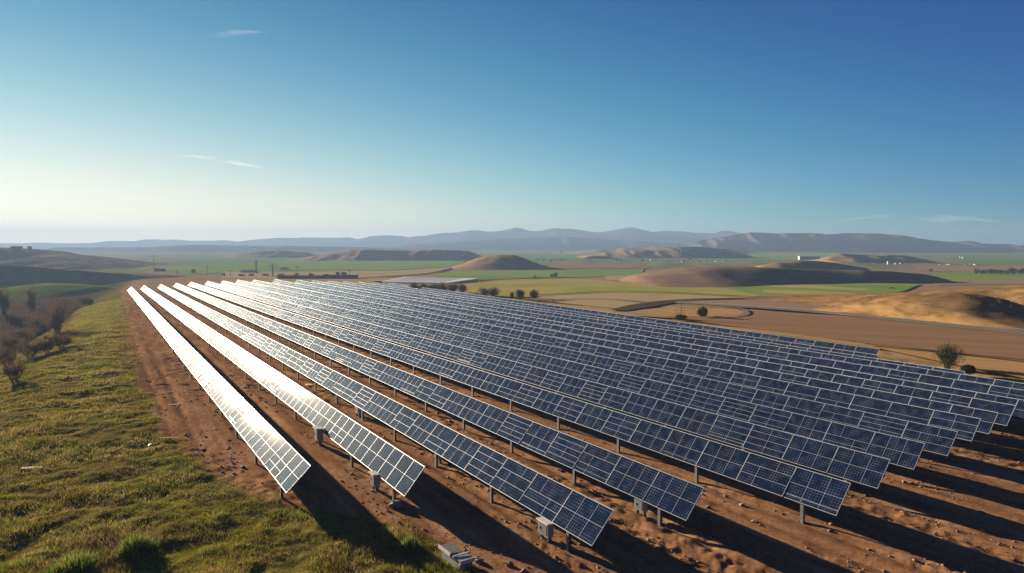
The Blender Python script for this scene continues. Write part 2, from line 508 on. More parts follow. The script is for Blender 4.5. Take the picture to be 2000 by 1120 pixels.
az = np.concatenate([np.arange(-180, -44, 4.0), np.arange(-44, 44.001, 0.16), np.arange(48, 180, 4.0)])
rad = np.concatenate([np.arange(3, 30, 1.0), np.arange(30, 125, 0.28), np.geomspace(125.3, 1500, 210), np.geomspace(1590, 40000, 55)])
A, RR = np.meshgrid(np.radians(az), rad)
X = RR * np.sin(A); Y = RR * np.cos(A)
G = grass_mask(X, Y)
Z = gz(X, Y) + rough(X, Y, G, RR)
v = np.stack([X, Y, Z], -1).reshape(-1, 3)
nc = len(az)
i, j = np.meshgrid(np.arange(len(rad) - 1), np.arange(nc), indexing='ij')
j2 = (j + 1) % nc
f = np.stack([i * nc + j, i * nc + j2, (i + 1) * nc + j2, (i + 1) * nc + j], -1).reshape(-1, 4)
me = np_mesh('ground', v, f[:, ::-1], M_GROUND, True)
U, V = uv_of(X, Y)
gul = sst(-2, 10, edge_dist(X, Y))
cov = np.zeros(X.shape + (3,))
out = np.clip(sst(1, 6, U - (U_LAST + 0.012 * V)) + sst(300, 330, V) * sst(-6, 4, U) + sst(400, 460, Y), 0, 1)
cov[..., 0] = G * (1 - gul) + gul * (0.62 + 0.6 * (fbm(X * 0.06, Y * 0.06, 3) - 0.4))
cov[..., 2] = out * (1 - gul)
cov[..., 1] = sst(520, 900, RR)
add_color(me, 'cover', cov.reshape(-1, 3))
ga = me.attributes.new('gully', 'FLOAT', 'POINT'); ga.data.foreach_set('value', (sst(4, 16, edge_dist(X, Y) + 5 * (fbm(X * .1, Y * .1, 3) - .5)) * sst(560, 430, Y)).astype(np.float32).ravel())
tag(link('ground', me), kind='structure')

# ------------------------------------------------------------------ solar panel rows
def panel_mesh(name, length, ncol, rails, minor, frame, with_frame, rk=0.24, mk=0.24):
    """glass with its cell grid, local x along the row, local y down the slope, z = face normal"""
    b = MB()
    b.box(0.012, length - 0.012, 0.006, CH - 0.006, -0.035, 0.0, 0)
    fr = b if with_frame else MB()
    k = 1 if with_frame else 0
    w = frame
    fr.box(0, length, 0, w, -0.05, 0.014, k)
    fr.box(0, length, CH - w * 0.8, CH, -0.05, 0.014, k)
    fr.box(0, w * 0.62, w, CH - w * 0.8, -0.05, 0.014, k)
    fr.box(length - w * 0.62, length, w, CH - w * 0.8, -0.05, 0.014, k)
    for r in rails:
        fr.box(w * 0.62, length - w * 0.62, CH * r - w * rk, CH * r + w * rk, -0.02, 0.011, k)
    for c, y0, y1 in minor:
        fr.box(length * c - w * mk, length * c + w * mk, max(w, CH * y0), min(CH - w, CH * y1), -0.02, 0.008, k)
    me = b.mesh(name, [M_GLASS, M_FRAME] if with_frame else [M_GLASS])
    uv = me.uv_layers.new(name='UVMap')
    for lp in me.loops:
        c = me.vertices[lp.vertex_index].co
        uv.data[lp.index].uv = (c.x / length, c.y / CH)
    return me, (None if with_frame else fr.mesh('frame', M_FRAME))

SEC = 3.62
T3 = [(1 / 3, 0, 1), (2 / 3, 0, 1)]
FINE = [  # rails along the row, cross bars
    ((0.5,), [(1 / 3, 0, 1), (2 / 3, 0, 1)]), ((0.25, 0.5, 0.75), [(0.5, 0, 1)]), ((0.34, 0.67), [(1 / 3, 0, .34), (2 / 3, .34, 1)]),
    ((0.2, 0.4, 0.6, 0.8), [(0.5, 0.4, 0.8)]), ((0.5, 0.75), [(1 / 3, 0.5, 1), (2 / 3, 0, 0.5)])]
VAR = [[panel_mesh('solar_panel', SEC, 3, r, m, fw, False) for r, m in FINE] for fw in (0.029, 0.038)]
VARF = [panel_mesh('solar_panel', SEC, 3, r, m, 0.050, True) for r, m in (((0.5,), [(0.5, 0, 0.5)]), ((0.5,), [(0.37, 0.5, 1)]), ((0.5,), []), ((0.33, 0.66), [(0.5, 0, 1)]))]
SEC1 = SEC * 0.92
VAR1 = [panel_mesh('solar_panel', SEC1, 2, r, [(0.5, 0, 1)], 0.034, False, 0.16, 0.5) for r in ((0.5,), (0.5,), (0.5,), (0.5, 0.75))]

def post_mesh(h_top):
    b = MB()          # an H-section pile
    b.box(-0.11, 0.11, -0.085, -0.07, -0.5, h_top); b.box(-0.11, 0.11, 0.07, 0.085, -0.5, h_top); b.box(-0.012, 0.012, -0.07, 0.07, -0.5, h_top)
    p = b.mesh('support_post', M_STEEL)
    c = MB()          # head bracket and its slanted arm
    c.box(-0.24, 0.24, -0.12, 0.12, h_top, h_top + 0.045)
    c.box(-0.05, 0.05, -0.10, 0.10, h_top + 0.045, h_top + 0.16)
    return p, c.mesh('bracket', M_STEEL)
POST = post_mesh(HL - 0.12)

ORD = ['first', 'second', 'third', 'fourth', 'fifth', 'sixth', 'seventh', 'eighth', 'ninth', 'tenth', 'eleventh', 'twelfth']
ROW_LABELS = [
    'shortest solar panel row, bordering the grass slope and glaring white along its far half',
    'second solar panel row from the grass slope, silvery between two bare earth strips',
    'third solar panel row from the grass slope, reaching lowest with its near end',
    'fourth solar panel row from the grass slope, bluish face above a grey post cabinet',
    'fifth solar panel row from the grass slope, one steel post showing under its end',
    'sixth solar panel row from the grass slope, dark blue behind the wide fifth row',
    'seventh solar panel row from the grass slope, dark blue with staggered white rails',
    'eighth solar panel row from the grass slope, dark blue and overlapping its neighbours',
    'ninth solar panel row from the grass slope, in the middle of the field',
    'ninth solar panel row from the tan field edge, its near end beside the shadow stripes',
    'seventh solar panel row from the tan field edge, its end just inside the view',
    'sixth solar panel row from the tan field edge, running out of view on the right',
    'fifth solar panel row from the tan field edge, running out of view on the right',
    'fourth solar panel row from the tan field edge, its top seen past the bush',
    'third solar panel row from the tan field edge, ending beside the round dark bush',
    'second solar panel row from the tan field edge, ending level with the outermost row',
    'outermost solar panel row along the tan field, farthest from the grass slope']
ROW_LABELS[9] = 'eighth solar panel row from the tan field edge, its near end beside the shadow stripes'

row_objs = []; BRACE = {}
for ri, (n_, f_, tilt, hu) in enumerate(ROWGEO):
    d2 = Vector((f_.x - n_.x, f_.y - n_.y, 0)); L = d2.length; d2.normalize()
    right = Vector((d2.y, -d2.x, 0))
    sec = SEC1 if ri < 2 else SEC
    ns = min(int(round(L / sec)), 98)
    step = L / ns
    root = empty('solar_panel_row', (n_.x, n_.y, float(gz(n_.x, n_.y))))
    tag(root, ROW_LABELS[ri], 'solar panels', 'parallel rows of solar panels')
    rl = root.location.copy()
    row_objs.append(root)
    rr = random.Random(100 + ri)
    cur = None
    for k in range(ns):
        a = n_ + d2 * (k * step); b = n_ + d2 * ((k + 1) * step)
        a.z = float(gz(a.x, a.y)) + hu; b.z = float(gz(b.x, b.y)) + hu
        ax = (b - a).normalized()
        t = R(tilt + rr.gauss(0, 0.35))
        down = (-right * math.cos(t) - Vector((0, 0, 1)) * math.sin(t))
        down = (down - ax * down.dot(ax)).normalized()
        nrm = ax.cross(down) if ax.cross(down).z > 0 else down.cross(ax)
        # local x along the row, y down the slope, z = outward normal (mirror x when needed to stay right handed)
        if ax.cross(down).dot(nrm) > 0:
            M = Matrix((ax, down, nrm)).transposed(); o = a
        else:
            M = Matrix((-ax, down, nrm)).transposed(); o = b
        if ri < 2: gm, fm = VAR1[rr.choice((0, 0, 0, 1, 2, 3))]
        elif ri < 8: gm, fm = VAR[0 if ri < 4 else 1][rr.choice((0, 0, 0, 0, 1, 1, 2, 3, 4))]
        else: gm, fm = VARF[rr.randrange(4)]
        M4 = Matrix.Translation(o - rl) @ M.to_4x4() @ Matrix.Diagonal(((step - 0.02) / sec, 1, 1, 1))
        p = link('solar_panel', gm, root); p.matrix_local = M4
        if fm: link('frame', fm, p)
    # posts under the lower edge and the tube they carry
    np_ = max(2, int(L / 8.6))
    if ri > 5: np_ = min(np_, 20)
    pa = math.atan2(d2.y, d2.x)
    inset = 0.22
    for k in range(np_):
        q = n_ + d2 * (2.3 + k * 8.6) - right * (CH * math.cos(R(tilt)) - inset)
        po = link('support_post', POST[0], root)
        po.location = (q.x - rl.x, q.y - rl.y, float(gz(q.x, q.y)) + 0.1 - rl.z); po.rotation_euler = (0, 0, pa)
        link('bracket', POST[1], po)
        br = MB()      # slanted arm from the post up to the rear of the panels
        br.tube((0, -inset * 0, HL - 0.5), (0, -(CH * math.cos(R(tilt)) - inset - 0.3), hu - 0.3 * math.tan(R(tilt)) - 0.30), 0.05)
        link('brace', BRACE.setdefault(tilt, br.mesh('brace', M_STEEL)), po)
    tb = MB()
    prev = None
    for k in range(0, ns + 1, 4):
        q = n_ + d2 * min(L, k * step); q.z = float(gz(q.x, q.y))
        lo = q - right * (CH * math.cos(R(tilt)) - 0.25) + Vector((0, 0, HL + 0.25 * math.tan(R(tilt)) - 0.12)) - rl
        hi = q - right * 0.25 + Vector((0, 0, hu - 0.25 * math.tan(R(tilt)) - 0.12)) - rl
        if prev:
            tb.tube(prev[0], lo, 0.07); tb.tube(prev[1], hi, 0.05)
        prev = (lo, hi)
    tb.build('torque_tube', M_STEEL, root)

# ------------------------------------------------------------------ fields, tracks and roads: sheets laid on the ground
GREEN = mat_field('green_crop', (0.120, 0.225, 0.038), (0.170, 0.270, 0.052), 8, 0.25, 0.006, (0.215, 0.265, 0.065))
GREEN2 = mat_field('young_crop', (0.115, 0.190, 0.050), (0.15, 0.225, 0.060), 60, 0.1, 0.01)
OLIVE = mat_field('ripening_crop', (0.24, 0.26, 0.050), (0.30, 0.30, 0.065), 12, 0.06, 0.008, (0.38, 0.31, 0.11))
TAN = mat_field('stubble', (0.30, 0.215, 0.105), (0.38, 0.275, 0.145), -70, 0.30, 0.012)
BEIGE = mat_field('pale_stubble', (0.33, 0.25, 0.14), (0.40, 0.31, 0.18), 20, 0.1, 0.01)
BROWN = mat_field('ploughed_soil', (0.20, 0.120, 0.066), (0.30, 0.190, 0.108), -66, 0.45, 0.010)
MAUVE = mat_field('fallow_soil', (0.23, 0.160, 0.098), (0.31, 0.220, 0.138), -62, 0.30, 0.010)
ORANGE = mat_field('dry_tan_grass', (0.33, 0.205, 0.085), (0.43, 0.28, 0.125), -66, 0.6, 0.012)
ROADM = mat_field('worn_asphalt', (0.17, 0.15, 0.13), (0.22, 0.20, 0.17), -66, 0.3, 0.01)
TRACKM = mat_field('dark_track', (0.060, 0.048, 0.036), (0.09, 0.07, 0.05), -66, 0.3, 0.02)
LINEM = simple('road_paint', (0.78, 0.76, 0.70), 0.7)
_lay = [0]

def drape(name, poly, mat, step=1.5, lift=None):
    """fill a polygon on the ground: strips of constant picture height become strips across the land"""
    ys = np.array([p[1] for p in poly]); y0, y1 = ys.min(), ys.max()
    n = max(2, int((y1 - y0) / step) + 1)
    _lay[0] += 1
    lift = (0.10 + 0.012 * _lay[0]) if lift is None else lift
    v = []; f = []
    m = len(poly); NX = 9
    prev = None
    for y in np.linspace(y0 + 0.05, y1 - 0.05, n):
        xs = []
        for i in range(m):
            (xa, ya), (xb, yb) = poly[i], poly[(i + 1) % m]
            if (ya <= y < yb) or (yb <= y < ya):
                xs.append(xa + (xb - xa) * (y - ya) / (yb - ya))
        if len(xs) < 2: prev = None; continue
        xl, xr = min(xs), max(xs)
        amp = min(0.35, step * 0.2)
        row = []
        for k in range(NX):
            px = xl + (xr - xl) * k / (NX - 1)
            q = gp(px + (rnd.uniform(-1, 1) * 1.2 if k in (0, NX - 1) else 0), y)
            h = float(gz(q.x, q.y))
            row.append(len(v)); v.append((q.x, q.y, h + lift + 0.00012 * q.y))
        if prev:
            for k in range(NX - 1):
                f.append((prev[k], row[k], row[k + 1], prev[k + 1]))
        prev = row
    me = np_mesh(name, v, np.array(f), mat, True)
    return tag(link(name, me), kind='structure')

def ribbon(name, pts, widths, mat, lift=0.3, h=0.0, sub=10):
    """a road or track: a strip of given width in metres along ground points (from picture positions)"""
    P = []
    pts = [gp(*p) for p in pts]
    if not hasattr(widths, '__len__'): widths = [widths] * len(pts)
    for i in range(len(pts) - 1):
        p0 = pts[max(0, i - 1)]; p1 = pts[i]; p2 = pts[i + 1]; p3 = pts[min(len(pts) - 1, i + 2)]
        for k in range(sub):
            t = k / sub
            q = 0.5 * ((2 * p1) + (p2 - p0) * t + (2 * p0 - 5 * p1 + 4 * p2 - p3) * t * t + (3 * p1 - p0 - 3 * p2 + p3) * t ** 3)
            P.append((q, widths[i] + (widths[i + 1] - widths[i]) * t))
    P.append((pts[-1], widths[-1]))
    v = []; f = []
    for i, (q, w) in enumerate(P):
        d = (P[min(i + 1, len(P) - 1)][0] - P[max(i - 1, 0)][0]); d.z = 0; d.normalize()
        s = Vector((d.y, -d.x, 0)) * (w / 2)
        for k in (-1, 1):
            a = q + s * k
            v.append((a.x, a.y, float(gz(a.x, a.y)) + lift + 0.0002 * a.y))
        if i: f.append((2 * i - 2, 2 * i - 1, 2 * i + 1, 2 * i))
    me = np_mesh(name, v, np.array(f)[:, ::-1], mat, True)
    return tag(link(name, me), kind='structure')

for poly, mat, st in (
    # far plain
    ([(300, 503), (1050, 500), (1050, 512), (300, 516)], GREEN2, 0.8),
    ([(1040, 497), (1480, 497), (1480, 510), (1040, 508)], GREEN2, 0.8),
    ([(1460, 493), (1640, 493), (1640, 509), (1460, 509)], GREEN, 0.8),
    ([(1840, 496), (2060, 494), (2060, 514), (1880, 517)], GREEN2, 0.8),
    ([(1780, 520), (2060, 520), (2060, 532), (1800, 531)], MAUVE, 0.8),
    ([(1810, 532), (2060, 531), (2060, 547), (1840, 549)], GREEN, 0.8),
    ([(1810, 549), (2060, 546), (2060, 556), (1830, 558)], MAUVE, 0.8),
    # left part of the valley
    ([(300, 523), (420, 515), (520, 512), (500, 530), (370, 538)], GREEN, 1),
    ([(470, 519), (560, 512), (880, 509), (906, 514), (893, 521), (760, 529), (500, 531)], GREEN, 1),
    ([(440, 532), (760, 530), (900, 522), (845, 534), (760, 541), (700, 545), (430, 545)], BEIGE, 1),
    ([(430, 546), (760, 543), (930, 550), (760, 556), (430, 552)], TAN, 1),
    # middle of the valley
    ([(838, 536), (905, 530), (1260, 526), (1250, 537), (1180, 541), (1110, 543), (1000, 545), (932, 549), (860, 542)], GREEN, 1),
    ([(1070, 517), (1250, 515), (1270, 525), (1080, 526)], BROWN, 1),
    ([(1180, 541), (1255, 537), (1460, 549), (1400, 556), (1190, 549)], BEIGE, 1),
    ([(900, 556), (1000, 547), (1110, 545), (1190, 550), (1350, 557), (1500, 566), (1720, 580), (1500, 582), (1300, 574), (1200, 572), (1060, 578), (960, 582), (890, 566)], OLIVE, 1.5),
    ([(1270, 556), (1500, 551), (1800, 556), (1760, 572), (1640, 585), (1500, 584), (1420, 565)], GREEN, 1.5),
    ([(1480, 555), (1560, 557), (1700, 566), (1690, 569), (1560, 564), (1480, 560)], OLIVE, 1),
    ([(1490, 567), (1600, 570), (1675, 575), (1665, 579), (1560, 577), (1490, 573)], OLIVE, 1),
    ([(1040, 588), (1060, 580), (1200, 573.5), (1480, 583), (1300, 588), (1215, 606), (1150, 600)], BEIGE, 1.5),
    ([(1020, 590), (1150, 601), (1215, 607), (1330, 625), (1180, 616), (1030, 604)], TAN, 1.5),
    ([(1255, 603), (1330, 591), (1460, 586), (1640, 587), (1660, 602), (1640, 613), (1440, 603), (1330, 597)], MAUVE, 1.5),
    ([(1300, 604), (1420, 607), (1640, 619), (1820, 636), (2080, 664), (2080, 715), (1840, 692), (1700, 676), (1500, 650), (1380, 634), (1290, 620)], BROWN, 2),
    ([(1340, 632), (1500, 650), (1700, 677), (1840, 693), (2080, 718), (2080, 760), (1900, 725), (1720, 686), (1550, 662), (1400, 643)], ORANGE, 2),
    ([(1215, 612), (1330, 600), (1440, 606), (1455, 614), (1440, 622), (1300, 621)], ORANGE, 1.5),
):
    drape('field', poly, mat, st)

ribbon('road', [(1318, 594), (1400, 599), (1500, 606), (1640, 617), (1820, 636), (2000, 655), (2100, 668)], [2.4, 3.4, 4.2, 4.6, 4.8, 5, 5], ROADM, 0.62)
for dx in (-0.42, 0.42):
    pts = [(1318, 594), (1400, 599), (1500, 606), (1640, 617), (1820, 636), (2000, 655), (2100, 668)]
    ribbon('road_edge_line', [(x, y + dx * (2.6 + (x - 1318) * 0.012)) for x, y in pts], 0.35, LINEM, 0.67)
ribbon('track', [(1205, 611), (1250, 602), (1290, 595), (1330, 590), (1400, 587), (1470, 586)], [4.5, 8, 8, 5, 4, 2], TRACKM, 0.62)
ribbon('track', [(1690, 679), (1800, 690), (1900, 701), (2000, 712), (2100, 722)], 1.1, TRACKM, 0.62)
ribbon('farm_lane', [(1040, 581), (1062, 579), (1130, 575), (1200, 572), (1300, 574), (1400, 579), (1480, 583), (1640, 585)], 2.5, TRACKM, 0.62)
ribbon('farm_lane', [(925, 550), (1000, 547), (1050, 544), (1110, 543)], 3.5, TRACKM, 0.62)
ribbon('farm_lane', [(1270, 556), (1340, 556), (1420, 552), (1500, 551)], 2.5, TRACKM, 0.62)
ribbon('farm_lane', [(690, 546), (760, 541), (840, 535), (880, 526), (906, 521)], 4, TRACKM, 0.62)
ribbon('dirt_lane', [(1330, 606), (1400, 603), (1440, 606), (1456, 612), (1450, 619), (1420, 622), (1370, 625)], 1.0, ROADM, 0.66)
ribbon('dirt_lane', [(1030, 598), (1110, 588), (1190, 588), (1260, 594)], 1.4, TRACKM, 0.62)

# ------------------------------------------------------------------ hills and mountains
H_TAN = mat_hill('dry_hill_grass', (0.26, 0.175, 0.085), (0.40, 0.275, 0.135), 15, 0.05)
H_GOLD = mat_hill('golden_hill_grass', (0.15, 0.090, 0.036), (0.36, 0.225, 0.09), 12, 0.12)
H_BROWN = mat_hill('brown_hill', (0.18, 0.125, 0.08), (0.30, 0.21, 0.13), 10, 0.03)
H_SLATE = mat_hill('scrub_hill', (0.085, 0.085, 0.06), (0.20, 0.16, 0.10), 5, 0.012)
H_MOUNT = mat_hill('mountain_slope', (0.055, 0.055, 0.055), (0.20, 0.15, 0.12), 5, 0.004)
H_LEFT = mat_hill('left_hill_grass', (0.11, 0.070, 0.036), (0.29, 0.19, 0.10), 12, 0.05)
H_FAR = mat_hill('far_range_slope', (0.030, 0.036, 0.045), (0.085, 0.080, 0.075), 5, 0.004)
H_GREEN = mat_hill('green_mound_grass', (0.15, 0.20, 0.03), (0.19, 0.23, 0.04), 5, 0.05)

def ridge(name, sil, Y, df, db, mat, nx=150, ny=56, rough=0.25, foldw=None, seed=0, pw=1.0, lean=0.0, zb=None, smooth=2, jag=0.0, dfv=(1, 1)):
    """a hill: its crest rises to the silhouette at forward distance Y, df metres deep in front and db behind"""
    xs = np.array([p[0] for p in sil], float)
    X0 = at_dist(xs[0], sil[0][1], Y).x; X1 = at_dist(xs[-1], sil[-1][1], Y).x
    crest = [at_dist(px, py, Y) for px, py in sil]
    cx = np.array([c.x for c in crest]); czz = np.array([c.z for c in crest])
    gx = np.linspace(X0, X1, nx)
    span = X1 - X0
    top = np.interp(gx, cx, czz)
    if smooth:
        ker = np.hanning(2 * smooth + 3)[1:-1]; ker /= ker.sum()
        top = np.convolve(np.pad(top, smooth, mode='edge'), ker, 'valid')
    top = top + (fbm(gx / span * 60, gx * 0 + seed, 3) - 0.5) * jag * span
    t = np.linspace(-1, 1, ny)
    Tm, Xm = np.meshgrid(t, gx, indexing='ij')
    fw = foldw or span / 14
    wig = (fbm(gx / (fw * 2) + seed, gx * 0 + seed * 3.1, 3) - 0.5) * 0.7
    Ym = Y + np.where(Tm < 0, Tm * df * np.interp(Xm, np.linspace(X0, X1, len(dfv)), dfv), Tm * db) + wig[None, :] * df * 0.5 * (1 - np.abs(Tm)) + lean * (Xm - (X0 + X1) / 2) * (1 - np.abs(Tm))
    base = gz(Xm, Ym) if zb is None else np.full(Xm.shape, zb)
    base = base - 0.6 - 0.0004 * Y
    prof = (0.5 * (1 + np.cos(np.pi * Tm))) ** pw
    n1 = fbm(Xm / fw + seed * 7, Ym / (fw * 1.6) + seed, 4) - 0.5
    spur = np.clip(2.2 * np.abs(2 * fbm(Xm / fw + seed * 2 + 0.35 * (fbm(Xm / fw, Ym / fw + 5, 2) - .5), Ym / (fw * 4.5), 3) - 1), 0, 1)
    mod = 1 + rough * (0.9 * n1 - 0.85 * spur) * np.sin(np.pi * np.clip(np.abs(Tm), 0, 1)) ** 0.8
    endw = sst(0, 0.07, (Xm - X0) / span) * sst(0, 0.07, (X1 - Xm) / span)
    H = np.maximum(top[None, :] - base, 0) * prof * np.clip(mod, 0.15, 1.04) * (0.15 + 0.85 * endw)
    Zm = base + H
    v = np.stack([Xm, Ym, Zm], -1).reshape(-1, 3)
    i, j = np.meshgrid(np.arange(ny - 1), np.arange(nx - 1), indexing='ij')
    f = np.stack([i * nx + j, i * nx + j + 1, (i + 1) * nx + j + 1, (i + 1) * nx + j], -1).reshape(-1, 4)
    o = link(name, np_mesh(name, v, f, mat, True))
    return tag(o, kind='structure')

# far ranges
ridge('mountains', [(-300, 478), (0, 475.5), (150, 475), (280, 471), (350, 468), (480, 471), (540, 467), (600, 466), (700, 464.5), (752, 461), (780, 461.5), (800, 463), (850, 456), (880, 455),
      (925, 449), (960, 452.5), (985, 450.5), (1012, 445), (1038, 451.5), (1060, 450), (1080, 444), (1130, 449), (1168, 452.5), (1200, 447), (1228, 446.5), (1275, 452.5),
      (1310, 451), (1360, 454), (1400, 453), (1420, 450), (1440, 455), (1520, 462), (1700, 474)], 4200, 800, 800, H_FAR, 560, 44, 0.4, 260, 1, smooth=2, jag=0.0030)
ridge('mountains', [(760, 480), (850, 474), (930, 470), (1000, 466), (1060, 464), (1100, 462), (1160, 466), (1230, 470), (1300, 474), (1380, 480)], 3100, 500, 500, H_FAR, 200, 50, 0.6, 150, 3)
ridge('mountains', [(1310, 476), (1345, 472), (1390, 466), (1425, 461), (1450, 456), (1470, 453.5), (1500, 454.5), (1520, 456), (1545, 455), (1577, 455), (1615, 458), (1645, 455), (1690, 455.5),
      (1720, 455), (1745, 459), (1768, 460), (1790, 465), (1805, 465), (1830, 471.5), (1845, 473), (1870, 472), (1895, 472), (1912, 476), (1960, 476), (1985, 479), (2100, 482)], 2350, 260, 500, H_MOUNT, 420, 90, 1.0, 95, 5, smooth=3, jag=0.0008)
ridge('hills', [(60, 486), (110, 483.5), (200, 483), (300, 483), (360, 479), (400, 478), (445, 480), (560, 480.5), (640, 481.5), (760, 484), (900, 490), (980, 494)], 2300, 160, 500, H_SLATE, 160, 50, 0.5, 90, 7)
ridge('hills', [(1100, 494), (1160, 488), (1230, 484), (1330, 481), (1400, 484), (1480, 490), (1560, 494), (1640, 497)], 1900, 150, 300, H_TAN, 120, 50, 0.5, 70, 8)
ridge('hill', [(1520, 494), (1560, 487), (1620, 486), (1700, 489), (1800, 488), (1880, 490), (1960, 494)], 2200, 120, 300, H_BROWN, 120, 40, 0.5, 70, 12)
# nearer ridges of the left half
ridge('hill', [(380, 506), (430, 502), (470, 495), (520, 490), (560, 489), (600, 495), (650, 504)], 1350, 95, 220, H_TAN, 130, 50, 0.8, 50, 9)
ridge('hill', [(560, 508), (610, 500), (650, 494), (690, 489), (730, 487), (770, 488), (810, 490), (860, 487.5), (890, 487.5), (915, 491), (945, 500), (960, 503)], 1120, 84, 240, H_TAN, 150, 56, 0.8, 50, 10, dfv=(1.7, .8))
# the round hill in the middle of the valley
ridge('hill', [(872, 524), (905, 515), (930, 505), (950, 499.5), (970, 497.5), (1000, 498), (1015, 501), (1040, 511), (1065, 520), (1085, 525)], 740, 85, 70, H_TAN, 100, 50, 0.12, 40, 11, pw=0.8)
# right ridges
ridge('hill', [(1120, 503), (1180, 494), (1230, 489), (1280, 488), (1320, 483), (1370, 481.5), (1420, 487), (1450, 496), (1480, 502)], 1300, 78, 200, H_TAN, 120, 46, 0.6, 45, 13, dfv=(2, .7))
ridge('hill', [(1130, 508), (1150, 501), (1165, 499.5), (1190, 501), (1205, 507)], 1180, 24, 40, H_SLATE, 50, 24, 0.2, 20, 14)
ridge('hill', [(1580, 516), (1620, 500), (1640, 495), (1680, 497), (1720, 500), (1740, 498), (1770, 499), (1800, 506), (1830, 514)], 960, 50, 110, H_TAN, 110, 46, 0.5, 32, 15, dfv=(1.8, 0.7))
ridge('hill', [(1470, 523), (1520, 513), (1560, 509.5), (1590, 509), (1630, 513), (1670, 520), (1710, 526)], 560, 24, 70, H_TAN, 100, 40, 0.15, 35, 16, dfv=(2.2, 0.8))
# long brown rise with its front in shade
ridge('hill', [(1200, 548), (1260, 533), (1330, 523), (1400, 521), (1480, 522), (1560, 526), (1640, 527.5), (1740, 530), (1800, 535), (1825, 540), (1845, 548), (1880, 556)], 410, 60, 60, H_BROWN, 160, 56, 0.16, 45, 17, pw=0.8, dfv=(1.9, 1.5, 0.62, 0.5, 0.45))
# golden hill at the right edge: it rises from the straight road, highest towards the near right
GOLD = {}
def golden_hill():
    q0, q1 = gp(1640, 617), gp(2000, 655)
    d = q0 - q1; d.z = 0; d.normalize(); rt = Vector((d.y, -d.x, 0))
    nu, nv = 110, 170
    us = np.linspace(3.2, 150, nu); vsn = np.linspace(-75, 150, nv)
    Um, Vm = np.meshgrid(us, vsn, indexing='ij')
    Xm = q1.x + d.x * Vm + rt.x * Um; Ym = q1.y + d.y * Vm + rt.y * Um
    top = np.interp(Ym, [60, 120, 160, 200, 230, 262, 290], [12.5, 12.0, 10.4, 7.6, 3.6, 0.6, 0.0])
    pr = np.sin(np.pi / 2 * np.clip((Um - 14) / 58, 0, 1)) ** 1.1 * (1 - 0.55 * sst(75, 150, Um))
    H = top * pr * (1 + 0.30 * (fbm(Xm * 0.05 + 3, Ym * 0.035, 4) - 0.5))
    # a dome in front, its right flank falling away from the sun
    kx, ky = 107.0, 168.0
    dv = ((Xm - kx) * d.x + (Ym - ky) * d.y); du = ((Xm - kx) * rt.x + (Ym - ky) * rt.y)
    qd = np.sqrt((dv / np.where(dv > 0, 46, 36)) ** 2 + (du / np.where(du > 0, 40, 24)) ** 2)
    H = np.maximum(H, 6.8 * (0.5 + 0.5 * np.cos(np.pi * np.clip(qd, 0, 1))) * (1 + 0.25 * (fbm(Xm * .12, Ym * .12, 3) - .5)))
    H = H * (0.9 + 0.1 * np.abs(2 * fbm(Xm * 0.10, Ym * 0.05, 2) - 1)) + 0.55 * (fbm(Xm * .35, Ym * .35, 4) - .5) * sst(3, 12, Um)
    Zm = gz(Xm, Ym) + np.where(Um < 3.3, -0.5, H - 0.35 * sst(14, 4, H * 30) )
    GOLD['v'] = np.stack([Xm, Ym, Zm], -1).reshape(-1, 3)
    v = np.stack([Xm, Ym, Zm], -1).reshape(-1, 3)
    i, j = np.meshgrid(np.arange(nu - 1), np.arange(nv - 1), indexing='ij')
    f = np.stack([i * nv + j, (i + 1) * nv + j, (i + 1) * nv + j + 1, i * nv + j + 1], -1).reshape(-1, 4)
    tag(link('hill', np_mesh('hill', v, f, H_GOLD, True)), kind='structure')
golden_hill()
# shaded hill across the gully on the left
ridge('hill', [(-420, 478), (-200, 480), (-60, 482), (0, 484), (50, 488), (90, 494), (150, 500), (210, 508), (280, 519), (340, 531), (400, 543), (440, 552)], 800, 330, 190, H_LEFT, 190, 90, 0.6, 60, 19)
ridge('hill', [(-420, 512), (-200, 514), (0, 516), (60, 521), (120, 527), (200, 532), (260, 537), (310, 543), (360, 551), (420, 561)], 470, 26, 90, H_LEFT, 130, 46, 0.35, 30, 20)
ridge('hill', [(0, 580), (25, 566), (50, 557), (80, 554), (120, 554.5), (150, 557), (185, 562), (230, 575)], 370, 85, 36, H_GREEN, 80, 40, 0.03, 60, 21, pw=0.8)

# ------------------------------------------------------------------ vegetation
def branch_segments(h, w, nst, seed, levels=4, kids=4, trunk=False):
    r = random.Random(seed); seg = []
    def grow(p, d, ln, rad, lev):
        q = p; steps = 3 if lev < 2 else 2
        pts = [p]
        for s in range(steps):
            d = (d + Vector((r.gauss(0, .14), r.gauss(0, .14), r.gauss(0.03, .10)))).normalized()
            q2 = q + d * (ln / steps)
            seg.append((q, q2, rad * (1 - 0.22 * s), rad * (1 - 0.22 * (s + 1)), lev))
            q = q2; pts.append(q)
        if lev < levels - 1:
            for k in range(kids if lev else kids + 2):
                i = r.randint(1, steps); 
                nd = (d + Vector((r.gauss(0, .55), r.gauss(0, .55), r.gauss(0.10, .38)))).normalized()
                grow(pts[i], nd, ln * r.uniform(.45, .75), rad * 0.5, lev + 1)
    for k in range(nst):
        a = 2 * math.pi * (k + r.random()) / nst
        sp = r.uniform(0.15, 1.0) * (w / h) * 0.75
        d = Vector((math.cos(a) * sp, math.sin(a) * sp, 1)).normalized()
        o = Vector((math.cos(a), math.sin(a), 0)) * (0.0 if trunk else w * 0.10 * r.random())
        grow(o, d, h * r.uniform(.34, .50), h * 0.016, 0)
    return seg

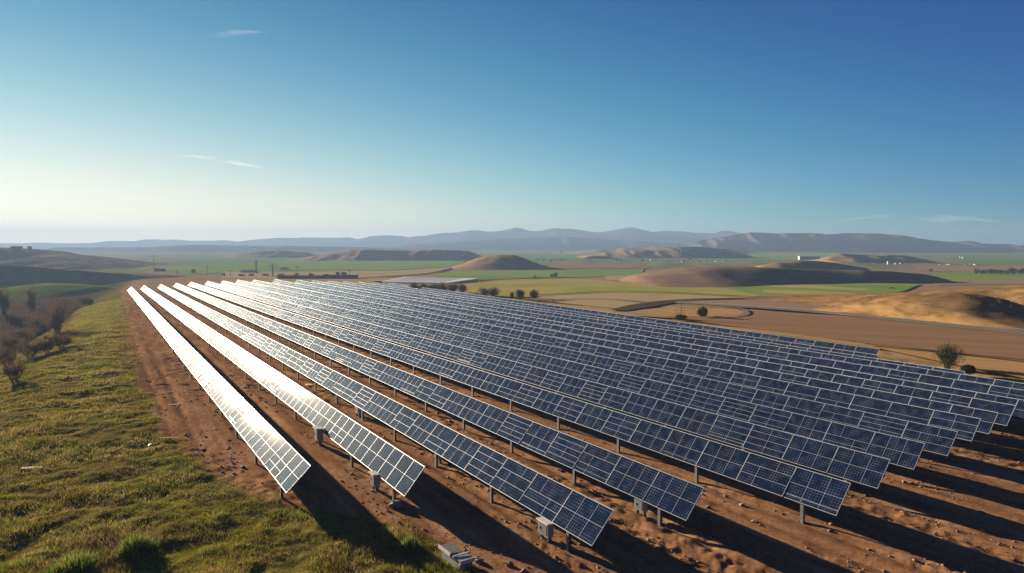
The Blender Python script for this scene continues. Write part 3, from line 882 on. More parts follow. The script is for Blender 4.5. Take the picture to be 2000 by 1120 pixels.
def plant_meshes(h, w, nst, seed, tw, leaf=0, leafsize=0.1, levels=4, kids=4, crown_mat=None, fill=0):
    """a tapered woody frame and a crown of twigs and leaf sized faces"""
    seg = branch_segments(h, w, nst, seed, levels, kids)
    zmax = max(s[1].z for s in seg); rmax = max(math.hypot(s[1].x, s[1].y) for s in seg)
    fz = h / zmax; fr = (w / 2) / rmax
    S = lambda p: Vector((p.x * fr, p.y * fr, p.z * fz))
    tm = MB(); cv = []; cf = []
    r = random.Random(seed + 1)
    tips = []
    for p, q, r0, r1, lev in seg:
        p, q = S(p), S(q)
        if lev < 2:
            tm.tube(p - Vector((0, 0, 0.15 if p.z < 0.01 else 0)), q, max(r0, tw * 0.6), max(r1, tw * 0.5), 5, cap=False)
        else:
            d = (q - p); u = d.cross(Vector((r.gauss(0, 1), r.gauss(0, 1), r.gauss(0, 1))))
            if u.length < 1e-6: continue
            u = u.normalized() * tw * (0.75 if lev == 2 else 0.45)
            i = len(cv); cv += [p - u, p + u, q + u * .6, q - u * .6]; cf.append((i, i + 1, i + 2, i + 3))
            tips.append(q); tips.append((p + q) / 2)
    for k in range(leaf):
        c = r.choice(tips) + Vector((r.gauss(0, 1), r.gauss(0, 1), r.gauss(0, 1))) * leafsize * 1.1
        c.z = max(c.z, leafsize)
        a = Vector((r.gauss(0, 1), r.gauss(0, 1), r.gauss(0, 1))).normalized(); b = a.orthogonal().normalized(); n = a.cross(b)
        s = leafsize * r.uniform(.5, 1.1)
        i = len(cv); cv += [c - a * s, c + b * s * .55, c + a * s, c - b * s * .55]; cf.append((i, i + 1, i + 2, i + 3))
    for k in range(fill):     # leafy mass of clumps through the crown's volume
        while True:
            x, y, z = r.uniform(-1, 1), r.uniform(-1, 1), r.uniform(-1, 1)
            rr_ = math.sqrt(x * x + y * y + z * z)
            if rr_ < 1 and rr_ > 0.25: break
        lump = 0.72 + 0.5 * float(fbm(np.array(x * 2.2 + seed), np.array(y * 2.2 + z * 2.9), 2))
        c = Vector((x * w / 2 * lump, y * w / 2 * lump, h * (0.53 + 0.46 * z * lump)))
        if float(fbm(np.array(c.x / w * 7 + seed * 3), np.array((c.z + c.y) / w * 7), 2)) < 0.40: continue
        a = Vector((r.gauss(0, 1), r.gauss(0, 1), r.gauss(0, 1))).normalized(); b = a.orthogonal().normalized()
        s = leafsize * r.uniform(.6, 1.2)
        i = len(cv); cv += [c - a * s, c + b * s * .6, c + a * s, c - b * s * .6]; cf.append((i, i + 1, i + 2, i + 3))
    return tm.mesh('trunk', M_TRUNK), np_mesh('crown', [tuple(q) for q in cv], np.array(cf), crown_mat or M_TWIG)

def plant(name, px, pyb, pyt, wpx, label, cat, group=None, kind='bare', seed=1, sink=0.0, at=None):
    b = gp(px, pyb) if at is None else at
    Y = b.y
    h = (pyb - pyt) / F * Y * 1.01; w = wpx / F * Y
    tw = max(0.012, 0.00034 * Y)
    if kind == 'bare': tm, cm = plant_meshes(h, w, 9, seed, tw * .8, leaf=900, leafsize=tw * 2.0, levels=5 if w > 8 else 4, kids=3 if w > 8 else 5, fill=900)
    elif kind == 'thicket': tm, cm = plant_meshes(h, w, 9, seed, tw * .8, leaf=900, leafsize=tw * 2.4, levels=4, kids=5, crown_mat=M_THICKET, fill=900)
    elif kind == 'small': tm, cm = plant_meshes(h, w, 5, seed, tw, leaf=240, leafsize=tw * 2.4, levels=3, kids=4, fill=260, crown_mat=M_OLIVE)
    elif kind == 'olive': tm, cm = plant_meshes(h, w, 10, seed, tw * 1.1, leaf=3000, leafsize=0.075, levels=4, kids=5, crown_mat=M_OLIVE, fill=4500)
    elif kind == 'leafy': tm, cm = plant_meshes(h, w, 1, seed, tw, leaf=0, leafsize=max(0.10, h * 0.045), levels=3, kids=3, crown_mat=M_LEAF, fill=3000)
    else: tm, cm = plant_meshes(h, w, 1, seed, tw, leaf=0, leafsize=max(0.25, h * 0.10), levels=2, kids=3, crown_mat=M_LEAF, fill=420)
    root = empty(name, (b.x, b.y, b.z - sink))
    tag(root, label, cat, group)
    link('trunk', tm, root); link('crown', cm, root)
    return root

# gully on the left
plant('bare_tree', 112, 652, 568, 86, 'broad leafless tree, largest in the gully beside the grass slope', 'tree', kind='bare', seed=3)
plant('bare_tree', 63, 612, 558, 38, 'small leafless tree in front of the bright green mound', 'tree', kind='bare', seed=4)
plant('bare_tree', 8, 622, 556, 34, 'leafless tree cut by the left edge of the view', 'tree', kind='bare', seed=6)
for k_, (px_, pb_, pt_, w_) in enumerate(((60, 700, 655, 70), (30, 745, 690, 80), (120, 680, 640, 60), (75, 650, 612, 60), (20, 690, 650, 60))):
    plant('bare_shrub', px_, pb_, pt_, w_, ('rounded brown bush in the middle of the gully thicket', 'largest dark bush at the lower left edge above the grass', 'rounded brown bush right below the large leafless tree',
          'hazy brown bush behind the gully thicket', 'rounded brown bush at the left edge of the gully thicket')[k_], 'bush', None, 'bare', 200 + k_)
plant('bare_shrub', 92, 690, 650, 44, 'brown leafless shrub against the crest of the grass slope', 'shrub', kind='bare', seed=8)
plant('bare_shrub', 40, 668, 640, 40, 'low brown shrub below the large leafless tree', 'shrub', kind='bare', seed=9)
plant('bare_shrub', 18, 722, 672, 60, 'dense dark shrub at the left edge above the grass', 'shrub', kind='bare', seed=10)
plant('bare_shrub', 170, 596, 580, 30, 'low shrub in shade between the green mound and the grass crest', 'shrub', kind='bare', seed=12)
# by the panels on the right
plant('olive_bush', 1851, 722, 668, 58, 'large fuzzy olive brown bush behind the outermost panels', 'bush', kind='olive', seed=14)
plant('dark_bush', 1890, 733, 711, 28, 'small round dark bush right of the large olive brown bush', 'bush', kind='leafy', seed=15)
plant('dark_tree', 1372, 621, 599, 22, 'dark dome shaped tree standing alone by the curved lane', 'tree', kind='leafy', seed=16)
plant('dark_bush', 1331, 627, 614, 24, 'dark bush at the foot of the wooden mast', 'bush', kind='leafy', seed=17)
plant('olive_bush', 1016, 586, 564.5, 22, 'left of two round bushes at the corner of the yellow green field', 'bush', kind='olive', seed=18)
plant('olive_bush', 1043, 585, 564.5, 21, 'right of two round bushes at the corner of the yellow green field', 'bush', kind='olive', seed=19)
plant('olive_bush', 1000, 583, 571, 9, 'narrow upright bush left of the two round bushes', 'bush', kind='small', seed=20)
plant('olive_bush', 945, 579, 562, 28, 'wide brown thicket half of a pair, left one, behind the far panels', 'bush', kind='thicket', seed=21)
plant('olive_bush', 964, 580, 561, 26, 'brown thicket behind the far panels, right of its twin', 'bush', kind='thicket', seed=22)
for k, (px, w) in enumerate(((808, 22), (828, 24), (846, 22), (865, 26), (884, 24), (903, 20))):
    plant('bare_tree', px, 573, 551 + (k % 3), w, 'leafless grey brown tree in the line below the long white roof', 'tree', 'leafless trees below the long white roof', 'thicket', 30 + k)
# field trees farther away
plant('field_tree', 1078, 542.5, 535, 6, 'left tree of a dark pair on the hedge line', 'tree', None, 'far', 40)
plant('field_tree', 1085, 542.5, 533, 9, 'right, taller tree of a dark pair on the hedge line', 'tree', None, 'far', 41)
plant('field_tree', 1045, 543, 539, 6, 'low round tree left of the dark pair on the hedge line', 'tree', None, 'far', 42)
plant('field_tree', 555, 529, 521.5, 20, 'broad dark tree right of the tall pylon with three arms', 'tree', None, 'far', 43)
plant('field_tree', 378, 534, 526, 9, 'small olive tree in the pale fields left of the pylons', 'tree', None, 'far', 44)
plant('field_tree', 1818, 531, 525, 8, 'small dark tree at the tip of the long brown rise', 'tree', None, 'far', 45)
plant('field_tree', 1096, 495, 489.5, 6, 'lone dark tree on the far tan ridge', 'tree', None, 'far', 46)
for k in range(13):
    px = 1908 + k * 8.2 + rnd.uniform(-2, 2)
    plant('field_tree', px, 535.5, 524 + rnd.uniform(-2, 4), rnd.uniform(9, 15), 'dark tree in the belt of trees at the right edge', 'tree', 'tree belt at the right edge', 'far', 60 + k)
for k in range(14):
    px = rnd.uniform(1000, 1470); py = rnd.choice((507, 509, 511.5))
    plant('field_tree', px, py, py - rnd.uniform(2.5, 4.5), rnd.uniform(4, 10), 'tiny dark tree among the far hamlets in the middle', 'tree', 'trees among the far hamlets', 'far', 80 + k)
for k in range(8):
    px = 438 + k * 28 + rnd.uniform(-6, 6)
    plant('field_tree', px, 540, 535 + rnd.uniform(-1.5, 1), rnd.uniform(8, 16), 'hazy dark tree by the sheds beyond the row ends', 'tree', 'trees by the sheds beyond the rows', 'far', 100 + k)

def brush_mass(name, pts, n, hmin, hmax, mat, seed, tw, label=None):
    """tangle of stems nobody could count"""
    r = random.Random(seed); cv = []; cf = []
    for k in range(n):
        q_ = pts(r); x, y = q_[:2]
        z = float(gz(x, y)) if len(q_) == 2 else q_[2]; h = r.uniform(hmin, hmax) * (0.45 + 1.1 * float(fbm(np.array(x * 0.12), np.array(y * 0.12), 2)))
        lean = Vector((r.gauss(0, .35), r.gauss(0, .35), 1)).normalized()
        p = Vector((x, y, z - 0.1)); q = p + lean * h
        for s in range(9):
            t0 = r.uniform(0, .6); t1 = t0 + r.uniform(.2, .5)
            a = p.lerp(q, t0) + Vector((r.gauss(0, 1), r.gauss(0, 1), 0)) * 0.12 * h
            b = a + (lean + Vector((r.gauss(0, .5), r.gauss(0, .5), r.gauss(0, .25)))).normalized() * h * (t1 - t0)
            u = Vector((r.gauss(0, 1), r.gauss(0, 1), r.gauss(0, .3))).normalized() * tw * r.uniform(.6, 1.4)
            i = len(cv); cv += [tuple(a - u), tuple(a + u), tuple(b + u * .4), tuple(b - u * .4)]; cf.append((i, i + 1, i + 2, i + 3))
    o = link(name, np_mesh(name, cv, np.array(cf), mat))
    return tag(o, kind='stuff')

def gully_pts(r):
    while True:
        px, py = r.uniform(-60, 150), r.uniform(583, 770)
        d = ray(px, py); t = (CAM_Z + 9) / -d[2]
        x, y = d[0] * t, d[1] * t
        e = float(edge_dist(np.array(x), np.array(y)))
        if e > 14: return x, y
brush_mass('undergrowth', gully_pts, 15000, 0.8, 2.7, M_TWIG, 5, 0.038)
_rp = [gp(*p) for p in ((1640, 611), (1740, 623), (1820, 631), (1900, 640), (2000, 649), (2100, 660))]
def road_pts(r):
    i = r.randrange(len(_rp) - 1); t = r.random()
    q = _rp[i].lerp(_rp[i + 1], t)
    return q.x + r.gauss(0, .5), q.y + abs(r.gauss(0.6, 1.2))
brush_mass('roadside_scrub', road_pts, 900, 0.3, 1.0, M_OLIVE, 6, 0.04)
_fp = [gp(*p) for p in ((1720, 681), (1850, 694), (2000, 710), (2100, 721))]
def verge_pts(r):
    i = r.randrange(len(_fp) - 1); q = _fp[i].lerp(_fp[i + 1], r.random())
    return q.x + r.gauss(0, .3), q.y + r.gauss(0.4, .3)
brush_mass('verge_weeds', verge_pts, 500, 0.15, 0.5, M_OLIVE, 7, 0.03)
def gold_pts(r):
    v = GOLD['v']
    while True:
        q = v[r.randrange(len(v))]
        if q[2] - float(gz(q[0], q[1])) > 0.25 and q[0] < 190: return q[0] + r.uniform(-.6, .6), q[1] + r.uniform(-.6, .6), q[2]
brush_mass('dry_grass', gold_pts, 3600, 0.25, 0.75, M_DRY, 8, 0.035)
def edge_pts(r):
    q = gp(r.uniform(1880, 2100), 737); t = r.random()
    return q.x + r.gauss(0, .6), q.y + r.gauss(0, .6)

# ------------------------------------------------------------------ turf, straw and clods
def near_height(x, y):
    r = np.hypot(x, y)
    return gz(x, y) + rough(x, y, grass_mask(x, y), r)

def blades(name, n, rmin, rmax, a0, a1, keep, hfun, seed, per=8, wd=0.022, spread=0.16, lean=0.45, col=None, power=1.3):
    rs = np.random.RandomState(seed)
    u = rs.rand(n * 3)
    e = 2 - power
    r = (rmin ** e + u * (rmax ** e - rmin ** e)) ** (1 / e)
    a = np.radians(rs.uniform(a0, a1, n * 3))
    x, y = r * np.sin(a), r * np.cos(a)
    k = keep(x, y, rs)
    x, y, r = x[k][:n], y[k][:n], r[k][:n]
    m = len(x)
    hb = hfun(x, y)
    X = np.repeat(x, per) + rs.normal(0, 1, m * per) * spread * np.repeat(np.sqrt(r / 40), per)
    Y = np.repeat(y, per) + rs.normal(0, 1, m * per) * spread * np.repeat(np.sqrt(r / 40), per)
    RR_ = np.repeat(r, per); H = np.repeat(hb, per) * rs.uniform(.5, 1.15, m * per)
    Zb = near_height(X, Y) - 0.03
    th = rs.uniform(0, 2 * np.pi, m * per)
    w = wd * np.maximum(1, RR_ / 45) * rs.uniform(.7, 1.4, m * per)
    lx = rs.normal(0, lean, m * per) * H; ly = rs.normal(0, lean, m * per) * H
    c, s = np.cos(th) * w, np.sin(th) * w
    v = np.empty((m * per, 3, 3), np.float32)
    v[:, 0] = np.stack([X - c, Y - s, Zb], -1); v[:, 1] = np.stack([X + c, Y + s, Zb], -1)
    v[:, 2] = np.stack([X + lx, Y + ly, Zb + H], -1)
    f = np.arange(m * per * 3).reshape(-1, 3)
    me = np_mesh(name, v.reshape(-1, 3), f, M_GRASS)
    tc = col(np.repeat(x, per), np.repeat(y, per), rs)
    add_color(me, 'tint', np.repeat(tc, 3, axis=0))
    return me

def turf_col(x, y, rs):
    g = fbm(x * 0.09 + 3, y * 0.09, 3); d = fbm(x * 0.5, y * 0.5 + 7, 3); q = rs.rand(len(x))
    green = np.array((0.120, 0.145, 0.014)); olive = np.array((0.170, 0.140, 0.028)); straw = np.array((0.32, 0.235, 0.095))
    wg = np.clip((g - 0.50) * 8 + (d - .5) * 3, 0, 0.9)[:, None]
    c = olive * (1 - wg) + green * wg
    u_, v_ = uv_of(x, y); ub_ = np.interp(v_, _bv, _bu)
    wv = (0.75 * np.exp(-((u_ - ub_ + 7) / 6) ** 2) * sst(25, 60, v_))[:, None]
    c = c * (1 - wv) + np.array((0.200, 0.195, 0.022)) * wv
    ws = np.clip((d - 0.52) * 5 + 0.20, 0, 0.8)[:, None] * (q < 0.6)[:, None]
    c = c * (1 - ws) + straw * ws
    wb = np.clip((fbm(x * 0.22 + 31, y * 0.22, 3) - 0.55) * 7, 0, 0.7)[:, None]
    c = c * (1 - wb) + np.array((0.150, 0.098, 0.048)) * wb
    return c * 1.06 * rs.uniform(.55, 1.3, (len(x), 1))

def keep_turf(x, y, rs):
    g = grass_mask(x, y); e = edge_dist(x, y)
    return (g * (0.30 + 0.9 * fbm(x * 0.45, y * 0.45, 3)) > rs.rand(len(x)) * 0.85) & (e < 12)
def h_turf(x, y):
    return 0.05 + 0.80 * np.clip(fbm(x * 0.34 + 11, y * 0.34, 3) - 0.38, 0, 1) + 0.26 * np.clip(fbm(x * 1.3, y * 1.3, 2) - 0.25, 0, 1)
me = blades('grass', 46000, 27, 300, -50, 9, keep_turf, h_turf, 3, 8, 0.020, 0.18, 0.5, turf_col, 1.25)
tag(link('grass', me), kind='stuff')

def straw_col(x, y, rs):
    return np.array((0.46, 0.34, 0.20)) * rs.uniform(.4, 1.25, (len(x), 1))
def keep_straw(x, y, rs):
    u, v = uv_of(x, y); ub = np.interp(v, _bv, _bu)
    d = u - ub
    return (d > -1.5) & (u < -1.0) & (v > -6) & (fbm(x * .4, y * .4, 2) > 0.42)
me = blades('straw_litter', 6000, 40, 120, -30, 2, keep_straw, lambda x, y: 0.06 + 0 * x, 9, 5, 0.022, 0.5, 8.0, straw_col, 1.0)
tag(link('straw_litter', me), kind='stuff')

def clods(name, n, seed):
    rs = np.random.RandomState(seed)
    t = (1 + 5 ** .5) / 2
    ico = np.array([(-1, t, 0), (1, t, 0), (-1, -t, 0), (1, -t, 0), (0, -1, t), (0, 1, t), (0, -1, -t), (0, 1, -t), (t, 0, -1), (t, 0, 1), (-t, 0, -1), (-t, 0, 1)]) / 1.9
    fc = np.array([(0, 11, 5), (0, 5, 1), (0, 1, 7), (0, 7, 10), (0, 10, 11), (1, 5, 9), (5, 11, 4), (11, 10, 2), (10, 7, 6), (7, 1, 8), (3, 9, 4), (3, 4, 2), (3, 2, 6), (3, 6, 8), (3, 8, 9), (4, 9, 5), (2, 4, 11), (6, 2, 10), (8, 6, 7), (9, 8, 1)])
    r = 26 * (115 / 26) ** rs.rand(n * 5); a = np.radians(rs.uniform(-34, 44, n * 5))
    x, y = r * np.sin(a), r * np.cos(a)
    u, v = uv_of(x, y)
    k = (grass_mask(x, y) < 0.25) & (u < U_LAST) & (fbm(u * 0.6, v * 0.12, 3) + 0.5 * fbm(x * .5, y * .5, 2) > 0.62 + 0.35 * rs.rand(n * 5))
    x, y, r = x[k][:n], y[k][:n], r[k][:n]; m = len(x)
    s = np.clip(rs.lognormal(-3.1, .55, m), 0.015, 0.20)
    z = near_height(x, y) + s * 0.15
    V = ico[None] * s[:, None, None] * rs.uniform(.65, 1.3, (m, 12, 1)) * np.array((1.15, 1.0, 0.75))
    th = rs.uniform(0, 6.28, m); c, sn = np.cos(th)[:, None], np.sin(th)[:, None]
    P = np.stack([V[..., 0] * c - V[..., 1] * sn, V[..., 0] * sn + V[..., 1] * c, V[..., 2]], -1) + np.stack([x, y, z], -1)[:, None]
    f = (fc[None] + (np.arange(m) * 12)[:, None, None]).reshape(-1, 3)
    return tag(link(name, np_mesh(name, P.reshape(-1, 3), f, M_GROUND if False else M_CLOD)), kind='stuff')
M_CLOD = simple('earth_clod', (0.25, 0.135, 0.07), 0.95, 0, 0.35, 0.5)
clods('dirt_clods', 9000, 4)

def big_tuft(px, py, hpx, wpx, label, seed):
    b = gp(px, py); Y = b.y; h = hpx / F * Y; w = wpx / F * Y
    rs = np.random.RandomState(seed); n = 1500
    a = rs.uniform(0, 6.28, n); q = np.sqrt(rs.rand(n)); lobe = 0.75 + 0.5 * vnoise(a * 1.3 + seed * 5, a * 0 + seed)
    rr_ = q * w * 0.36 * lobe
    bx, by = rr_ * np.cos(a), rr_ * np.sin(a)
    H = h * (1.05 - 0.75 * q ** 1.5) * rs.uniform(.35, 1.1, n); out = rs.uniform(-.1, .9, n) * w * 0.26
    th = rs.uniform(0, 6.28, n); wd = 0.013
    v = np.empty((n, 5, 3), np.float32)
    c, s = np.cos(th) * wd, np.sin(th) * wd
    a2 = a + rs.normal(0, .8, n)
    mx, my = bx + np.cos(a2) * out * .4, by + np.sin(a2) * out * .4
    v[:, 0] = np.stack([bx - c, by - s, 0 * H - .1], -1); v[:, 1] = np.stack([bx + c, by + s, 0 * H - .1], -1)
    v[:, 2] = np.stack([mx + c * .8, my + s * .8, H * .7], -1); v[:, 3] = np.stack([mx - c * .8, my - s * .8, H * .7], -1)
    v[:, 4] = np.stack([bx + np.cos(a2) * out, by + np.sin(a2) * out, H * rs.uniform(.75, 1.0, n)], -1)
    i = np.arange(n) * 5
    f = np.concatenate([np.stack([i, i + 1, i + 2], -1), np.stack([i, i + 2, i + 3], -1), np.stack([i + 3, i + 2, i + 4], -1)])
    me = np_mesh('grass_tuft', v.reshape(-1, 3), f, M_GRASS)
    dry = (rs.rand(n) < 0.28)[:, None]
    tint = np.where(dry, np.array((0.26, 0.20, 0.08)), np.array((0.085, 0.155, 0.014))) * rs.uniform(.6, 1.3, (n, 1))
    add_color(me, 'tint', np.repeat(tint, 5, axis=0))
    o = link('grass_tuft', me); o.location = (b.x, b.y, float(near_height(np.array(b.x), np.array(b.y))))
    tag(o, label, 'grass tuft')
big_tuft(150, 1118, 52, 120, 'bright green grass tuft cut by the bottom edge of the view', 1)
big_tuft(264, 1080, 44, 100, 'bright green grass tuft right of the one at the bottom edge', 2)
big_tuft(800, 1075, 40, 60, 'green grass tuft in the shadow left of the low equipment unit', 3)

# ------------------------------------------------------------------ equipment by the rows
def ground_at(px, py):
    b = gp(px, py); return Vector((b.x, b.y, float(near_height(np.array(b.x), np.array(b.y)))))
ROW_YAW = math.atan2(ROW_DIR.y, ROW_DIR.x)

def cabinet(px, py, hpx, label, wide=0.9, group=None):
    b = ground_at(px, py); s = hpx / F * b.y
    r = empty('cabinet', b, ROW_YAW)
    tag(r, label, 'cabinet', group)
    w = s * wide; d = s * 0.34
    m = MB(); m.box(-w / 2, w / 2, -d / 2, d / 2, s * 0.28, s * 0.95); bevel(m.build('body', M_BOX, r), 0.015)
    m = MB(); m.hexa([(-w * .56, -d * .62, s * .953), (w * .56, -d * .62, s * .953), (w * .56, d * .75, s * .953), (-w * .56, d * .75, s * .953),
                      (-w * .56, -d * .62, s * .985), (w * .56, -d * .62, s * .985), (w * .56, d * .75, s * 1.03), (-w * .56, d * .75, s * 1.03)]); m.build('lid', M_PALE, r)
    m = MB(); m.box(-w * .36, w * .36, d / 2 + .002, d / 2 + .02, s * .36, s * .88)
    dr = m.build('door', M_STEEL, r)
    m = MB(); m.box(w * .24, w * .28, d / 2 + .022, d / 2 + .05, s * .55, s * .68); m.build('handle', M_DARK, dr)
    for sx in (-1, 1):
        m = MB(); m.box(sx * w * .38 - .04, sx * w * .38 + .04, -d * .3, d * .3, -0.3, s * .279); m.build('leg', M_STEEL, r)
cabinet(1066, 1050, 40, 'grey cabinet with pale lid under the low end of the third row')
cabinet(1252, 1004, 34, 'grey cabinet under the low end of the fourth row', 0.8)
cabinet(733, 957, 34, 'dim grey cabinet under the near end of the second row', 0.7)
cabinet(623, 868, 34, 'dim grey cabinet in shade halfway along the near part of the second row', 0.7)
cabinet(856, 902, 24, 'small grey cabinet in shade under the third row', 1.0)
cabinet(700, 812, 22, 'small dark cabinet in shade under the third row, farther along', 1.0)

def equipment_unit():
    b = ground_at(892, 1100); r = empty('equipment_unit', b, ROW_YAW + R(4))
    tag(r, 'low grey equipment unit of two boxes with tilted panel roofs at the bottom', 'equipment')
    s = b.y / F        # metres per picture pixel there
    W = 34 * s
    m = MB(); m.box(-0.05 * W, W * 1.15, -W * .36, W * .36, -0.25, W * .52); bevel(m.build('body', M_BOX, r), 0.02)
    m = MB(); m.box(-W * 1.1, -0.06 * W, -W * .42, W * .42, -0.25, W * .58); bevel(m.build('body', M_BOX, r), 0.02)
    m = MB(); m.hexa([(0, -W * .46, W * .53), (W * 1.3, -W * .46, W * .53), (W * 1.3, W * .46, W * .68), (0, W * .46, W * .68),
                      (0, -W * .46, W * .60), (W * 1.3, -W * .46, W * .60), (W * 1.3, W * .46, W * .75), (0, W * .46, W * .75)]); roof = m.build('roof_panel', M_STEEL, r)
    m = MB()
    for k in range(5): m.box(0.03, W * 1.27, -W * .40 + k * W * .2, -W * .37 + k * W * .2, W * (.615 + .033 * k), W * (.64 + .033 * k))
    m.build('roof_rib', M_DARK, roof)
    m = MB(); m.hexa([(-W * 1.2, -W * .5, W * .60), (-0.04, -W * .5, W * .54), (-0.04, W * .5, W * .60), (-W * 1.2, W * .5, W * .66),
                      (-W * 1.2, -W * .5, W * .67), (-0.04, -W * .5, W * .61), (-0.04, W * .5, W * .67), (-W * 1.2, W * .5, W * .73)]); m.build('roof_panel', M_STEEL, r)
    m = MB(); m.box(-W * .1, W * 1.3, W * .47, W * .53, W * .60, W * .80); m.build('trim', M_PALE, r)
    m = MB(); m.box(-W * .55, -W * .48, -W * .55, W * .55, W * .70, W * .78); m.build('trim', M_PALE, r)
    m = MB(); m.box(-W * 1.26, -W * 1.205, -W * .5, W * .5, W * .50, W * .74); m.build('trim', M_PALE, r)
equipment_unit()

def lump(name, px, py, size, mat, label, cat, seed, flat=0.7):
    b = ground_at(px, py); bm = bmesh.new(); bmesh.ops.create_icosphere(bm, subdivisions=3, radius=1)
    for vv in bm.verts:
        c = vv.co; k = 0.72 + 0.55 * float(fbm(np.array(c.x * 1.7 + seed), np.array(c.y * 1.7 + c.z * 2.1), 3))
        vv.co = Vector((c.x * k * size, c.y * k * size * .8, c.z * k * size * flat))
    me = bpy.data.meshes.new(name); bm.to_mesh(me); bm.free(); me.materials.append(mat)
    o = link(name, me); o.location = b + Vector((0, 0, size * .25)); tag(o, label, cat)
lump('rock', 774, 991, 0.45, M_ROCK, 'dark boulder on the bare earth between the second and third rows', 'rock', 3)
lump('rock', 296, 868, 0.28, M_PALE, 'pale rounded stone lying in the grass', 'rock', 5, 0.5)
lump('rock', 935, 1098, 0.22, M_ROCK, 'brown stone on the earth right of the equipment unit', 'rock', 7)
def board(px, py, L, w, yaw, mat, label, cat, tilt=3):
    b = ground_at(px, py); m = MB(); m.box(-L / 2, L / 2, -w / 2, w / 2, -0.02, 0.03)
    o = m.build('board', mat); o.location = b + Vector((0, 0, 0.10)); o.rotation_euler = (R(tilt), R(2), yaw); bevel(o, 0.008); tag(o, label, cat)
board(604, 752, 1.3, 0.8, ROW_YAW, M_ORANGE, 'orange board on the earth beside the second row', 'board')
board(75, 911, 2.2, 0.35, R(18), M_WOOD, 'long weathered plank lying in the grass at the left', 'plank')
board(345, 790, 1.4, 0.22, R(30), M_WOOD, 'short pale board on the earth left of the first row', 'board')
board(330, 858, 1.6, 0.16, R(8), M_WOOD, 'thin pale board where grass meets earth', 'board')
board(268, 640, 2.4, 0.3, R(40), M_WOOD, 'weathered board on the earth by the far part of the first row', 'board')

# ------------------------------------------------------------------ poles and pylons
def pole(name, px, pyb, pyt, label, arms, cat='pole', wide=3.0, rad=None, lattice=False, group=None):
    b = gp(px, pyb); h = (pyb - pyt) / F * b.y; r = rad or max(0.10, 0.00042 * b.y)
    root = empty(name, b, R(rnd.uniform(-20, 20))); tag(root, label, cat, group)
    m = MB()
    if lattice:
        q = h * 0.055
        for sx in (-1, 1):
            for sy in (-1, 1): m.tube((sx * q, sy * q, -0.4), (sx * q * .3, sy * q * .3, h), r * .7, r * .5, 4)
        for k in range(7):
            z0, z1 = h * k / 7, h * (k + 1) / 7; a0 = q * (1 - .7 * k / 7); a1 = q * (1 - .7 * (k + 1) / 7)
            for sy in (-1, 1): m.tube((-a0, sy * a0, z0), (a1, sy * a1, z1), r * .4, n=4); m.tube((a0, sy * a0, z0), (-a1, sy * a1, z1), r * .4, n=4)
    else:
        m.tube((0, 0, -0.4), (0, 0, h), r, r * .7, 8)
    m.build('mast', M_TRUNK if not lattice else M_STEEL, root)
    for t, w in arms:
        m = MB(); m.tube((-w / 2, 0, h * t), (w / 2, 0, h * t), r * .6, n=5)
        ar = m.build('crossarm', M_TRUNK if not lattice else M_STEEL, root)
        for sx in (-1, 0.55, -.55, 1):
            m = MB(); m.tube((sx * w * .47, 0, h * t + r * .55), (sx * w * .47, 0, h * t + r * 3), r * .5, n=5); m.build('insulator', M_PALE, ar)
    return root
pole('utility_pole', 301, 528, 500, 'tall utility pole with a flat crossarm left of the row ends', [(0.97, 9)])
pole('pylon', 533, 541, 515, 'pylon with three crossarms beyond the far row ends', [(0.95, 5), (0.82, 8), (0.68, 6)], 'pylon', lattice=True)
pole('pylon', 501, 535, 509, 'pylon behind sheds, left of the pylon with three crossarms', [(0.93, 6), (0.78, 5)], 'pylon', lattice=True)
pole('utility_pole', 405, 537, 520, 'short hazy utility pole near the small olive tree', [(0.9, 4)])
pole('utility_pole', 450, 541, 528, 'utility pole with a low arm left of the sheds', [(0.9, 6)])
pole('utility_pole', 580, 541, 520, 'thin utility pole above the dark long sheds', [(0.93, 3)])
pole('utility_pole', 683, 545, 525, 'thin utility pole at the right end of the dark sheds', [(0.93, 3)])
pole('utility_pole', 886, 489, 482.5, 'far mast on the crest of the brown ridge', [(0.93, 3)])
pole('utility_pole', 346, 536, 527, 'tiny pole standing in the pale green field', [(0.9, 3)])
pole('wooden_mast', 1330, 626, 592, 'dark wooden mast with four crossarms behind the outermost panels', [(0.96, 1.0), (0.74, 2.2), (0.58, 2.6), (0.42, 2.2)], 'mast', rad=0.075)
pole('short_post', 1318, 622, 597, 'slim post standing left of the wooden mast', [], 'post', rad=0.05)
pole('short_post', 1356, 612, 603, 'leaning dark post right of the wooden mast', [], 'post', rad=0.05)
pole('short_post', 1263, 615, 606, 'slim post near the dark curved track', [], 'post', rad=0.05)
for k, px in enumerate((1421, 1452, 1459)):
    pole('marker_post', px, 586.5, 582.5, 'white marker post at the end of the dark curved track', [], 'post', rad=0.14, group='white marker posts on the dark track')
for k in range(7):
    px = 1660 + k * 52
    pole('marker_post', px, 619 + (px - 1660) * 0.105, 614.5 + (px - 1660) * 0.105, 'small roadside post along the straight road', [], 'post', rad=0.05, group='roadside posts')
def gold_at(px):      # crest of the golden hill along this sight line
    v = GOLD['v']; m = np.abs(v[:, 0] / v[:, 1] - (px - 1000) / F) < 0.003
    w = v[m]; k = np.argmax((w[:, 2] - CAM_Z) / w[:, 1]); return Vector(w[k])
plant('scrub_bush', 1743, 573.5, 569, 12, 'left small bush on the crest of the golden hill', 'bush', None, 'small', 131, at=gold_at(1743))
plant('scrub_bush', 1786, 568, 563, 10, 'right small bush on the crest of the golden hill', 'bush', None, 'small', 132, at=gold_at(1786))

